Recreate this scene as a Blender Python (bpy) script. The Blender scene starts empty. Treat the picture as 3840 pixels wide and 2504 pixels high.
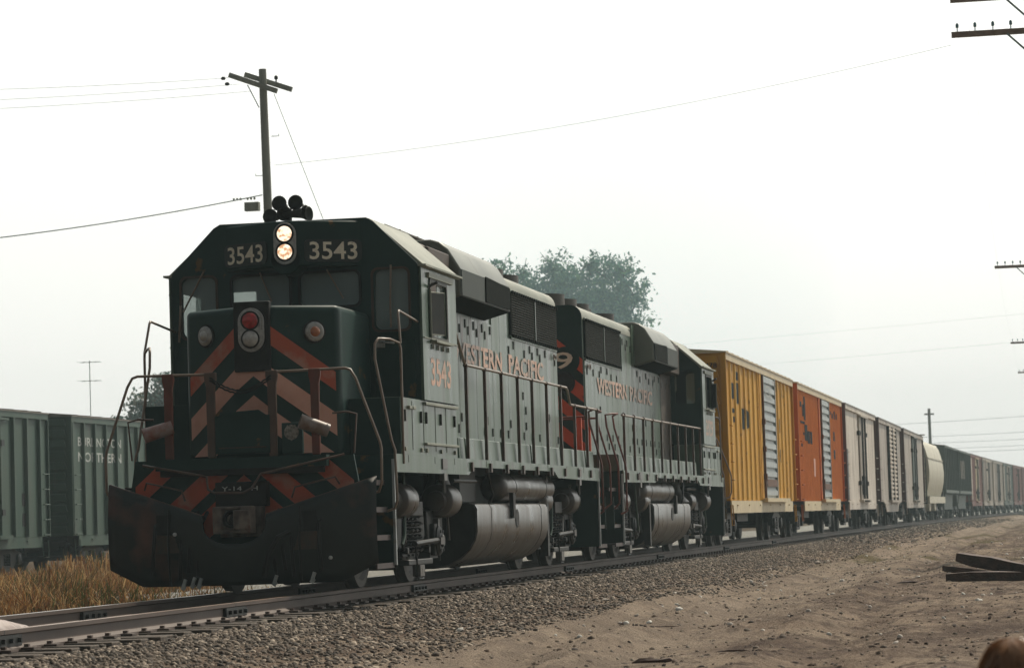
import bpy, bmesh, math, random
import numpy as np
from mathutils import Vector, Matrix
from mathutils.geometry import tessellate_polygon
R_ = random.Random(7)
rad = math.radians
scene = bpy.context.scene
COL = scene.collection

# ------------------------------------------------------------------ camera
CAM = (-33.1847, -9.2515, 0.7449)
yaw, pitch, roll, fpx = 0.18175416, 0.06144609, -0.03152307, 11366.188
F = Vector((math.cos(pitch)*math.cos(yaw), math.cos(pitch)*math.sin(yaw), math.sin(pitch)))
Rv = F.cross(Vector((0, 0, 1))).normalized()
U = Rv.cross(F)
R2 = Rv*math.cos(roll)+U*math.sin(roll)
U2 = -Rv*math.sin(roll)+U*math.cos(roll)
cd = bpy.data.cameras.new('camera')
cam = bpy.data.objects.new('camera', cd)
COL.objects.link(cam)
cam.matrix_world = Matrix(((R2.x, U2.x, -F.x, CAM[0]), (R2.y, U2.y, -F.y, CAM[1]), (R2.z, U2.z, -F.z, CAM[2]), (0, 0, 0, 1)))
cd.sensor_width = 36
cd.lens = fpx*36/3840
cd.clip_start = 0.1
cd.clip_end = 6000
cd.dof.use_dof = True
cd.dof.focus_distance = 37
cd.dof.aperture_fstop = 6.3
scene.camera = cam

# ------------------------------------------------------------------ world / sun / exposure
HZ_A, HZ_B, HZ_LO, HZ_HI = -.02, .85, .10, 6.15
SUN_AZ, SUN_EL = -24.0, 50.0          # azimuth in degrees from +x towards +y
w = bpy.data.worlds.new('World')
scene.world = w
w.use_nodes = True
nt = w.node_tree
nt.nodes.clear()
out = nt.nodes.new('ShaderNodeOutputWorld')
bg = nt.nodes.new('ShaderNodeBackground')
sky = nt.nodes.new('ShaderNodeTexSky')
sky.sky_type = 'NISHITA'
sky.sun_disc = False
sky.sun_elevation = rad(SUN_EL)
sky.sun_rotation = rad(90-SUN_AZ)
sky.dust_density = 6.0
sky.air_density = 1.0
sky.ozone_density = 1.0
sky.altitude = 0
hs = nt.nodes.new('ShaderNodeHueSaturation')
hs.inputs['Saturation'].default_value = 0.22
hs.inputs['Value'].default_value = 1.0
tint = nt.nodes.new('ShaderNodeMix')
tint.data_type = 'RGBA'
tint.blend_type = 'MULTIPLY'
tint.inputs[0].default_value = 1.0
tint.inputs[7].default_value = (0.97, 1.0, 0.97, 1)
nt.links.new(sky.outputs[0], hs.inputs['Color'])
nt.links.new(hs.outputs[0], tint.inputs[6])
# thin white summer haze: bright low in the sky on the sun's side, dimmer overhead and behind the camera
def WN(t, **k):
    x = nt.nodes.new(t)
    for a_, b_ in k.items(): setattr(x, a_, b_)
    return x
tcw = WN('ShaderNodeTexCoord')
dot = WN('ShaderNodeVectorMath', operation='DOT_PRODUCT')
dot.inputs[1].default_value = (math.cos(rad(SUN_AZ+8)), math.sin(rad(SUN_AZ+8)), 0)
nt.links.new(tcw.outputs['Generated'], dot.inputs[0])
h1 = WN('ShaderNodeMapRange', interpolation_type='SMOOTHSTEP')
for i_, v_ in zip(range(1, 5), (HZ_A, HZ_B, HZ_LO, HZ_HI)): h1.inputs[i_].default_value = v_
nt.links.new(dot.outputs['Value'], h1.inputs[0])
sz = WN('ShaderNodeSeparateXYZ')
nt.links.new(tcw.outputs['Generated'], sz.inputs[0])
h2 = WN('ShaderNodeMapRange', interpolation_type='SMOOTHSTEP')
for i_, v_ in zip(range(1, 5), (.15, .8, 1.0, .22)): h2.inputs[i_].default_value = v_
nt.links.new(sz.outputs['Z'], h2.inputs[0])
mu = WN('ShaderNodeMath', operation='MULTIPLY')
nt.links.new(h1.outputs[0], mu.inputs[0]); nt.links.new(h2.outputs[0], mu.inputs[1])
hc = WN('ShaderNodeVectorMath', operation='SCALE')
hc.inputs[0].default_value = (1.0, 0.995, 0.945)
nt.links.new(mu.outputs[0], hc.inputs['Scale'])
ns_ = WN('ShaderNodeVectorMath', operation='SCALE'); ns_.inputs['Scale'].default_value = 0.40
nt.links.new(tint.outputs[2], ns_.inputs[0])
ad = WN('ShaderNodeVectorMath', operation='ADD')
nt.links.new(ns_.outputs[0], ad.inputs[0]); nt.links.new(hc.outputs[0], ad.inputs[1])
nt.links.new(ad.outputs[0], bg.inputs['Color'])
bg.inputs['Strength'].default_value = 0.15
nt.links.new(bg.outputs[0], out.inputs['Surface'])
sd = bpy.data.lights.new('sun', 'SUN')
sd.energy = 3.9
sd.angle = rad(1.2)
sd.color = (1.0, 0.90, 0.74)
so = bpy.data.objects.new('sun', sd)
COL.objects.link(so)
a, e = rad(SUN_AZ), rad(SUN_EL)
sdir = Vector((math.cos(e)*math.cos(a), math.cos(e)*math.sin(a), math.sin(e)))
so.rotation_euler = sdir.to_track_quat('Z', 'Y').to_euler()
vs = scene.view_settings
scene.display_settings.display_device = 'sRGB'
vs.view_transform = 'Standard'
vs.look = 'None'
vs.exposure = 0.0
vs.gamma = 1.0
vs.use_curve_mapping = False

# ------------------------------------------------------------------ materials
MATS = {}
def mat(name, c1, c2=None, rough=0.6, scale=3.0, stretch=(1, 1, 1), metal=0.0, spec=0.5, bump=0.0, bscale=30.0,
        c3=None, s3=8.0, t3=0.62, coat=0.0, emit=None, trans=0.0, soft=0.12, detail=6.0, rvar=0.0):
    if name in MATS: return MATS[name]
    m = bpy.data.materials.new(name)
    m.use_nodes = True
    n = m.node_tree
    p = n.nodes['Principled BSDF']
    L = n.links.new
    c1 = tuple(c1)+(1,)
    p.inputs['Roughness'].default_value = rough
    p.inputs['Metallic'].default_value = metal
    p.inputs['Specular IOR Level'].default_value = spec
    p.inputs['Coat Weight'].default_value = coat
    p.inputs['Coat Roughness'].default_value = 0.25
    p.inputs['Transmission Weight'].default_value = trans
    p.inputs['Base Color'].default_value = c1
    tc = n.nodes.new('ShaderNodeTexCoord')
    def noise(sc, st, dt=detail):
        mp = n.nodes.new('ShaderNodeMapping')
        mp.inputs['Scale'].default_value = st
        nz = n.nodes.new('ShaderNodeTexNoise')
        nz.inputs['Scale'].default_value = sc
        nz.inputs['Detail'].default_value = dt
        L(tc.outputs['Object'], mp.inputs['Vector'])
        L(mp.outputs[0], nz.inputs['Vector'])
        return nz.outputs['Fac']
    colr = None
    if c2 is not None:
        r = n.nodes.new('ShaderNodeValToRGB')
        r.color_ramp.elements[0].position = 0.34
        r.color_ramp.elements[0].color = c1
        r.color_ramp.elements[1].position = 0.66
        r.color_ramp.elements[1].color = tuple(c2)+(1,)
        f = noise(scale, stretch)
        L(f, r.inputs[0])
        colr = r.outputs[0]
        if rvar:
            mr = n.nodes.new('ShaderNodeMapRange')
            mr.inputs['From Min'].default_value = 0.3
            mr.inputs['From Max'].default_value = 0.7
            mr.inputs['To Min'].default_value = rough-rvar
            mr.inputs['To Max'].default_value = rough+rvar
            L(f, mr.inputs['Value'])
            L(mr.outputs[0], p.inputs['Roughness'])
    if c3 is not None:
        r = n.nodes.new('ShaderNodeMapRange')
        r.inputs['From Min'].default_value = t3
        r.inputs['From Max'].default_value = t3+soft
        L(noise(s3, stretch, 8.0), r.inputs['Value'])
        mx = n.nodes.new('ShaderNodeMix')
        mx.data_type = 'RGBA'
        L(r.outputs[0], mx.inputs[0])
        if colr: L(colr, mx.inputs[6])
        else: mx.inputs[6].default_value = c1
        mx.inputs[7].default_value = tuple(c3)+(1,)
        colr = mx.outputs[2]
    if colr: L(colr, p.inputs['Base Color'])
    if bump:
        b = n.nodes.new('ShaderNodeBump')
        b.inputs['Strength'].default_value = bump
        b.inputs['Distance'].default_value = 0.02
        L(noise(bscale, stretch), b.inputs['Height'])
        L(b.outputs[0], p.inputs['Normal'])
    if emit:
        p.inputs['Emission Color'].default_value = tuple(emit[:3])+(1,)
        p.inputs['Emission Strength'].default_value = emit[3]
    MATS[name] = m
    return m

GREEN = mat('dark_green_paint', (0.002, 0.026, 0.022), (0.005, 0.033, 0.028), 0.5, 2.0, bump=0.05, bscale=8, c3=(0.12, 0.07, 0.02), s3=3.0, t3=0.655, spec=0.3, soft=0.04)
SIDE = mat('weathered_green_side_paint', (0.034, 0.070, 0.044), (0.078, 0.122, 0.082), 0.33, 1.4, (2.5, 1, 0.3), spec=0.58, bump=0.05, bscale=5, c3=(0.045, 0.035, 0.03), s3=1.5, t3=0.575, rvar=0.09, soft=.2)
ROOF = mat('dusty_roof_paint', (0.19, 0.21, 0.165), (0.28, 0.29, 0.235), 0.55, 1.5, c3=(0.10, 0.09, 0.07), s3=2.5, t3=0.66)
BLACK = mat('grimy_black', (0.006, 0.006, 0.006), (0.016, 0.015, 0.014), 0.6, 6.0, spec=0.3, bump=0.1)
TRUCK = mat('oily_truck_metal', (0.004, 0.005, 0.005), (0.015, 0.015, 0.014), 0.5, 7.0, spec=0.4, bump=0.2, c3=(0.05, 0.045, 0.038), s3=5, t3=0.64)
BRACKET = mat('grimy_latch_metal', (0.022, 0.026, 0.022), (0.05, 0.05, 0.042), 0.6)
ORANGE = mat('faded_orange_stripe', (0.46, 0.070, 0.022), (0.36, 0.085, 0.04), 0.55, 2.2, c3=(0.40, 0.20, 0.14), s3=2.5, t3=0.52, soft=0.12)
TAN = mat('bleached_orange_stripe', (0.66, 0.36, 0.27), (0.54, 0.27, 0.19), 0.6, 3.0, c3=(0.46, 0.09, 0.04), s3=2.2, t3=0.66)
REDOR = mat('orange_red_stripe', (0.62, 0.085, 0.022), (0.50, 0.07, 0.02), 0.5, 3.0, c3=(0.04, 0.04, 0.035), s3=6, t3=0.7)
RAILING = mat('rusty_brown_handrail', (0.05, 0.028, 0.018), (0.09, 0.045, 0.025), 0.4, 6.0, spec=0.6)
RAILTAN = mat('worn_handrail', (0.17, 0.12, 0.085), (0.24, 0.185, 0.14), 0.38, 5.0, spec=0.6)
RAILRED = mat('red_handrail', (0.17, 0.028, 0.012), (0.10, 0.03, 0.016), 0.5, 4.0)
LETTER = mat('faded_orange_lettering', (0.66, 0.33, 0.20), (0.40, 0.27, 0.19), 0.42, 5.0, (2, 1, 0.6), c3=(0.11, 0.15, 0.12), s3=6.0, t3=0.53, spec=0.6)
NUMW = mat('offwhite_number', (0.85, 0.80, 0.64), (0.70, 0.64, 0.50), 0.6, 9.0, c3=(0.15, 0.13, 0.1), s3=14, t3=0.66)
NUMBK = mat('number_board_black', (0.006, 0.014, 0.013), (0.012, 0.02, 0.019), 0.35, 3.0)
GLASS = mat('cab_glass', (0.34, 0.42, 0.42), rough=0.06, spec=0.5)
g = GLASS.node_tree
_tr = g.nodes.new('ShaderNodeBsdfTransparent'); _tr.inputs[0].default_value = (0.75, 0.8, 0.78, 1)
_mx = g.nodes.new('ShaderNodeMixShader'); _mx.inputs[0].default_value = 0.42
g.links.new(_tr.outputs[0], _mx.inputs[1]); g.links.new(g.nodes['Principled BSDF'].outputs[0], _mx.inputs[2])
g.links.new(_mx.outputs[0], g.nodes['Material Output'].inputs['Surface'])
LAMP = mat('lit_headlight', (0.9, 0.8, 0.6), rough=0.2, emit=(1.0, 0.78, 0.5, 2.6))
n_ = LAMP.node_tree; _tc = n_.nodes.new('ShaderNodeTexCoord'); _v = n_.nodes.new('ShaderNodeTexNoise'); _v.inputs['Scale'].default_value = 22; _v.inputs['Detail'].default_value = 1
_r = n_.nodes.new('ShaderNodeValToRGB'); _r.color_ramp.elements[0].position = .36; _r.color_ramp.elements[0].color = (.50, .26, .13, 1); _r.color_ramp.elements[1].position = .56; _r.color_ramp.elements[1].color = (1.0, .82, .62, 1)
n_.links.new(_tc.outputs['Object'], _v.inputs['Vector']); n_.links.new(_v.outputs['Fac'], _r.inputs[0]); n_.links.new(_r.outputs[0], n_.nodes['Principled BSDF'].inputs['Emission Color'])
n_.nodes['Principled BSDF'].inputs['Emission Strength'].default_value = 1.5; n_.nodes['Principled BSDF'].inputs['Base Color'].default_value = (.3, .25, .2, 1)
CHROME = mat('lamp_bezel', (0.45, 0.45, 0.43), (0.28, 0.28, 0.27), 0.4, 20, metal=0.4, c3=(0.03, 0.03, 0.03), s3=14, t3=0.6)
LENS = mat('clear_lens', (0.30, 0.30, 0.28), (0.5, 0.5, 0.47), 0.12, 18, spec=0.8)
REDL = mat('red_lens', (0.50, 0.006, 0.006), (0.22, 0.002, 0.003), 0.15, 22, spec=0.7)
AMBER = mat('amber_lens', (0.42, 0.15, 0.05), (0.28, 0.10, 0.05), 0.15, 20, spec=0.7)
TANKM = mat('worn_fuel_tank', (0.040, 0.035, 0.031), (0.10, 0.090, 0.082), 0.36, 2.2, (1.4, 1, 0.3), spec=0.6, c3=(0.03, 0.02, 0.015), s3=2.6, t3=0.54, rvar=0.12, soft=.2)
WHEEL = mat('wheel_steel', (0.03, 0.026, 0.022), (0.05, 0.045, 0.04), 0.5, 5)
CREAM = mat('cream_paint', (0.62, 0.52, 0.33), (0.52, 0.43, 0.27), 0.55, 2.0, c3=(0.30, 0.20, 0.11), s3=2, t3=0.66)
YELLOW = mat('yellow_boxcar_paint', (0.62, 0.32, 0.013), (0.48, 0.225, 0.010), 0.6, 1.5, (1, 1, 0.3), spec=.2, c3=(0.20, 0.09, 0.02), s3=1.8, t3=0.56, soft=.2)
YPOST = mat('pale_yellow_post', (0.90, 0.58, 0.14), (0.80, 0.48, 0.09), 0.6, 2.0, spec=.2, c3=(0.35, 0.18, 0.05), s3=3, t3=.6)  # ribs coloured lighter than the yellow panels between them
OPOST = mat('pale_orange_post', (0.80, 0.25, 0.040), (0.70, 0.20, 0.025), 0.6, 2.0, spec=.2)  # ribs coloured lighter than the orange panels
ORBOX = mat('orange_boxcar_paint', (0.56, 0.125, 0.008), (0.42, 0.09, 0.006), 0.6, 1.5, (1, 1, 0.3), spec=.2, c3=(0.24, 0.075, 0.015), s3=1.8, t3=0.56, soft=.2)
SILVER = mat('aluminium_door', (0.42, 0.47, 0.48), (0.32, 0.36, 0.37), 0.45, 2.5, c3=(0.22, 0.2, 0.18), s3=3, t3=0.62)
RUSTY = mat('rusty_brown', (0.13, 0.05, 0.02), (0.08, 0.035, 0.02), 0.7, 5.0)
NAVY = mat('dark_blue_black_lettering', (0.012, 0.018, 0.024), (0.02, 0.027, 0.033), 0.9, 5.0, spec=.05)
WHITEC = mat('dirty_white_paint', (0.66, 0.60, 0.52), (0.50, 0.44, 0.37), 0.55, 1.2, (1, 1, 0.3), c3=(0.20, 0.14, 0.10), s3=1.3, t3=0.53, soft=.25)
GREYC = mat('dirty_grey_paint', (0.46, 0.41, 0.35), (0.30, 0.265, 0.23), 0.55, 1.2, (1, 1, 0.3), c3=(0.12, 0.08, 0.06), s3=1.3, t3=0.52, soft=.25)
MAROON = mat('oxide_red_end', (0.09, 0.025, 0.02), (0.06, 0.02, 0.017), 0.7, 3)
OXIDE = mat('oxide_red_paint', (0.20, 0.055, 0.04), (0.14, 0.045, 0.035), 0.6, 2)
CREAMT = mat('cream_hopper_paint', (0.60, 0.58, 0.46), (0.48, 0.45, 0.35), 0.5, 1.0, (1, 1, 0.25), c3=(0.25, 0.18, 0.11), s3=1.5, t3=0.64)
DKHOP = mat('dark_hopper_paint', (0.05, 0.078, 0.07), (0.08, 0.105, 0.094), 0.6, 1.5)
BNGREEN = mat('weathered_green_boxcar', (0.028, 0.070, 0.050), (0.055, 0.090, 0.068), 0.55, 1.3, (1, 1, 0.3), c3=(0.07, 0.085, 0.07), s3=2, t3=0.6)
BNWHITE = mat('white_lettering', (0.55, 0.58, 0.55), (0.4, 0.42, 0.4), 0.6, 6)
GREYROOF = mat('galvanised_roof', (0.24, 0.22, 0.19), (0.15, 0.13, 0.11), 0.6, 2)
WOOD = mat('weathered_pole_wood', (0.30, 0.31, 0.27), (0.20, 0.21, 0.18), 0.85, 4, (1, 1, 0.15), bump=0.4, bscale=20)
ARMW = mat('brown_crossarm_wood', (0.26, 0.18, 0.13), (0.18, 0.12, 0.085), 0.85, 6, bump=0.3)
BOARD = mat('old_dark_timber', (0.045, 0.022, 0.016), (0.085, 0.045, 0.032), 0.8, 3, (0.4, 3, 3), bump=0.5, bscale=12)
WIRE = mat('wire', (0.16, 0.22, 0.21), rough=0.6)
INSUL = mat('insulator_glass', (0.06, 0.16, 0.18), rough=0.2)
RAILS = mat('rail_steel_web', (0.075, 0.052, 0.042), (0.11, 0.08, 0.066), 0.6, 4, (0.3, 1, 1), spec=0.4)
RAILTOP = mat('polished_rail_head', (0.42, 0.40, 0.37), (0.36, 0.30, 0.25), 0.28, 5, metal=0.9)
RAILNEAR = mat('rusty_rail_head', (0.26, 0.17, 0.12), (0.33, 0.25, 0.20), 0.4, 3, (0.3, 1, 1), metal=0.5)
TIE = mat('creosoted_tie', (0.035, 0.026, 0.02), (0.085, 0.062, 0.045), 0.85, 6, (4, 0.6, 3), bump=0.5)
def vcol_mat(name, rough=0.85, spec=0.3, bump=0.0, transl=0.0):
    m = bpy.data.materials.new(name); m.use_nodes = True
    n = m.node_tree; p = n.nodes['Principled BSDF']
    v = n.nodes.new('ShaderNodeAttribute'); v.attribute_name = 'Col'
    n.links.new(v.outputs['Color'], p.inputs['Base Color'])
    p.inputs['Roughness'].default_value = rough
    p.inputs['Specular IOR Level'].default_value = spec
    if transl:
        t = n.nodes.new('ShaderNodeBsdfTranslucent'); mx = n.nodes.new('ShaderNodeMixShader')
        n.links.new(v.outputs['Color'], t.inputs['Color'])
        mx.inputs[0].default_value = transl
        n.links.new(p.outputs[0], mx.inputs[1]); n.links.new(t.outputs[0], mx.inputs[2])
        n.links.new(mx.outputs[0], n.nodes['Material Output'].inputs['Surface'])
    return m

# ------------------------------------------------------------------ mesh builder
class MB:
    def __init__(s): s.v = []; s.f = []; s.m = []
    def add(s, vs, fs, m=0):
        o = len(s.v); s.v += [tuple(x) for x in vs]
        for f in fs: s.f.append(tuple(i+o for i in f)); s.m.append(m)
    def box(s, x0, x1, y0, y1, z0, z1, m=0):
        s.add([(x0, y0, z0), (x1, y0, z0), (x1, y1, z0), (x0, y1, z0), (x0, y0, z1), (x1, y0, z1), (x1, y1, z1), (x0, y1, z1)],
              [(0, 3, 2, 1), (4, 5, 6, 7), (0, 1, 5, 4), (1, 2, 6, 5), (2, 3, 7, 6), (3, 0, 4, 7)], m)
        return s
    def obox(s, c, d, rot, m=0):
        """box with centre c, size d, rotated by matrix/euler rot"""
        from mathutils import Euler
        M = Euler(rot).to_matrix() if not isinstance(rot, Matrix) else rot
        vs = []
        for k in range(8):
            q = Vector(((k & 1)-.5, ((k >> 1) & 1)-.5, (k >> 2)-.5))
            vs.append(M@Vector((q.x*d[0], q.y*d[1], q.z*d[2]))+Vector(c))
        s.add(vs, [(0, 2, 3, 1), (4, 5, 7, 6), (0, 1, 5, 4), (1, 3, 7, 5), (3, 2, 6, 7), (2, 0, 4, 6)], m)
        return s
    def bar(s, p0, p1, wd, ht, m=0):
        p0 = Vector(p0); p1 = Vector(p1); d = p1-p0
        M = d.to_track_quat('X', 'Z').to_matrix()
        return s.obox((p0+p1)/2, (d.length, wd, ht), M, m)
    def prism(s, poly, ax, a, b, m=0, holes=()):
        def P(q, t):
            return {'x': (t, q[0], q[1]), 'y': (q[0], t, q[1]), 'z': (q[0], q[1], t)}[ax]
        loops = [list(poly)]+[list(h) for h in holes]
        flat = [q for l in loops for q in l]
        n = len(flat)
        vs = [P(q, a) for q in flat]+[P(q, b) for q in flat]
        if holes or len(poly) > 4:
            tr = tessellate_polygon([[Vector((q[0], q[1], 0)) for q in l] for l in loops])
            fs = [tuple(t) for t in tr]+[tuple(i+n for i in reversed(t)) for t in tr]
        else:
            fs = [tuple(range(n)), tuple(range(2*n-1, n-1, -1))]
        o = 0
        for l in loops:
            k = len(l)
            for i in range(k):
                j = (i+1) % k
                fs.append((o+i, o+j, n+o+j, n+o+i))
            o += k
        s.add(vs, fs, m); return s
    def tube(s, pts, r, n=8, m=0, r1=None):
        pts = [Vector(p) for p in pts]
        rings = []
        up = None
        for i, p in enumerate(pts):
            if i == 0: d = pts[1]-pts[0]
            elif i == len(pts)-1: d = pts[-1]-pts[-2]
            else: d = (pts[i+1]-p).normalized()+(p-pts[i-1]).normalized()
            if d.length < 1e-9: d = Vector((0, 0, 1))
            d.normalize()
            if up is None:
                up = Vector((0, 0, 1)) if abs(d.z) < .9 else Vector((1, 0, 0))
            a_ = d.cross(up)
            if a_.length < 1e-3: up = Vector((1, 0, 0)) if abs(d.x) < .9 else Vector((0, 1, 0)); a_ = d.cross(up)
            a_.normalize(); b_ = d.cross(a_).normalized(); up = -b_ if (-b_).dot(up) > 0 else b_
            rr = r if r1 is None else r+(r1-r)*i/(len(pts)-1)
            rings.append([p+(a_*math.cos(t)+b_*math.sin(t))*rr for t in [2*math.pi*k/n for k in range(n)]])
        vs = [q for rg in rings for q in rg]
        fs = []
        for i in range(len(rings)-1):
            for k in range(n):
                k2 = (k+1) % n
                fs.append((i*n+k, i*n+k2, (i+1)*n+k2, (i+1)*n+k))
        fs.append(tuple(range(n))); fs.append(tuple(range(len(vs)-1, len(vs)-n-1, -1)))
        s.add(vs, fs, m); return s
    def lathe(s, c, axis, prof, n=20, m=0):
        """prof: list of (distance along axis, radius)"""
        d = Vector(axis).normalized(); c = Vector(c)
        up = Vector((0, 0, 1)) if abs(d.z) < .9 else Vector((1, 0, 0))
        a_ = d.cross(up).normalized(); b_ = d.cross(a_)
        vs = []
        for t, r in prof:
            for k in range(n):
                th = 2*math.pi*k/n
                vs.append(c+d*t+(a_*math.cos(th)+b_*math.sin(th))*r)
        fs = []
        for i in range(len(prof)-1):
            for k in range(n):
                k2 = (k+1) % n
                fs.append((i*n+k, i*n+k2, (i+1)*n+k2, (i+1)*n+k))
        fs.append(tuple(range(n))); fs.append(tuple(range(len(vs)-1, len(vs)-n-1, -1)))
        s.add(vs, fs, m); return s
    def build(s, name, mats, parent=None, bevel=0.0, smooth=True, ang=35):
        me = bpy.data.meshes.new(name)
        me.from_pydata(s.v, [], s.f)
        if not isinstance(mats, (list, tuple)): mats = [mats]
        for m in mats: me.materials.append(m)
        me.polygons.foreach_set('material_index', s.m)
        bm = bmesh.new(); bm.from_mesh(me)
        bmesh.ops.recalc_face_normals(bm, faces=bm.faces)
        bm.to_mesh(me); bm.free()
        if smooth:
            me.polygons.foreach_set('use_smooth', [True]*len(me.polygons))
            me.set_sharp_from_angle(angle=rad(ang))
        o = bpy.data.objects.new(name, me); COL.objects.link(o)
        if parent: o.parent = parent
        if bevel:
            b = o.modifiers.new('bevel', 'BEVEL'); b.width = bevel; b.segments = 2; b.limit_method = 'ANGLE'; b.angle_limit = rad(40)
            b.harden_normals = False
        return o

def tag(o, label=None, cat=None, group=None, kind=None):
    if label: o['label'] = label
    if cat: o['category'] = cat
    if group: o['group'] = group
    if kind: o['kind'] = kind
    return o
def empty(name, loc=(0, 0, 0), rz=0.0):
    o = bpy.data.objects.new(name, None); COL.objects.link(o)
    o.location = loc; o.rotation_euler = (0, 0, rz); o.empty_display_size = .3
    return o
def copy_tree(o, parent=None):
    c = o.copy(); COL.objects.link(c)
    if parent: c.parent = parent
    for ch in list(o.children): copy_tree(ch, c)
    return c
def bigmesh(name, V, Fc, mats, colors=None, smooth=False):
    """V (n,3) numpy, Fc (m,k) numpy, colors per vertex (n,3)"""
    me = bpy.data.meshes.new(name)
    n, (m, k) = len(V), Fc.shape
    me.vertices.add(n); me.vertices.foreach_set('co', np.asarray(V, dtype=np.float32).ravel())
    me.loops.add(m*k); me.loops.foreach_set('vertex_index', Fc.astype(np.int32).ravel())
    me.polygons.add(m)
    me.polygons.foreach_set('loop_start', np.arange(0, m*k, k, dtype=np.int32))
    me.update(calc_edges=True); me.validate()
    if smooth: me.polygons.foreach_set('use_smooth', [True]*m)
    if colors is not None:
        ca = me.color_attributes.new('Col', 'FLOAT_COLOR', 'POINT')
        ca.data.foreach_set('color', np.hstack([colors, np.ones((n, 1))]).astype(np.float32).ravel())
    me.materials.append(mats)
    o = bpy.data.objects.new(name, me); COL.objects.link(o)
    return o
_fc = {}
def text(s, mapf, w_, h_, m, parent, name='lettering', bold=0.0, serif=False):
    """letters fill the rectangle w_ x h_; mapf(u,v) -> xyz"""
    key = (s, bold)
    if key not in _fc:
        c = bpy.data.curves.new('t', 'FONT'); c.body = s; c.offset = bold; c.resolution_u = 3
        o = bpy.data.objects.new('t', c); COL.objects.link(o)
        dg = bpy.context.evaluated_depsgraph_get()
        me = bpy.data.meshes.new_from_object(o.evaluated_get(dg))
        _fc[key] = ([tuple(v.co) for v in me.vertices], [tuple(p.vertices) for p in me.polygons])
        bpy.data.objects.remove(o); bpy.data.curves.remove(c); bpy.data.meshes.remove(me)
    vs, fs = _fc[key]
    xs = [v[0] for v in vs]; ys = [v[1] for v in vs]
    x0, x1, y0, y1 = min(xs), max(xs), min(ys), max(ys)
    b = MB(); b.add([mapf((v[0]-x0)/(x1-x0)*w_, (v[1]-y0)/(y1-y0)*h_) for v in vs], fs)
    return b.build(name, m, parent, smooth=False)
def rrect(a0, a1, b0, b1, r, n=5):
    pts = []
    for cx, cy, t0 in ((a1-r, b1-r, 0), (a0+r, b1-r, 90), (a0+r, b0+r, 180), (a1-r, b0+r, 270)):
        for k in range(n+1):
            t = rad(t0+90*k/n); pts.append((cx+r*math.cos(t), cy+r*math.sin(t)))
    return pts
def clip(poly, a, b, c):
    """keep a*x+b*y<=c"""
    o = []
    for i in range(len(poly)):
        p, q = poly[i], poly[(i+1) % len(poly)]
        fp, fq = a*p[0]+b*p[1]-c, a*q[0]+b*q[1]-c
        if fp <= 0: o.append(p)
        if (fp < 0 < fq) or (fq < 0 < fp):
            t = fp/(fp-fq); o.append((p[0]+(q[0]-p[0])*t, p[1]+(q[1]-p[1])*t))
    return o
def band(rect, c0, c1, k):
    """part of rect (s0,s1,z0,z1) where c0<=z+k*s<=c1"""
    s0, s1, z0, z1 = rect
    p = [(s0, z0), (s1, z0), (s1, z1), (s0, z1)]
    p = clip(p, k, 1, c1)
    if p: p = clip(p, -k, -1, -c0)
    return p
TX = 110.0
def trk(x):     # the main track bends gently to the right far away
    return -1.0e-4*(x-TX)**2 if x > TX else 0.0
def trk_a(x):
    return math.atan(-2.0e-4*(x-TX)) if x > TX else 0.0
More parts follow.
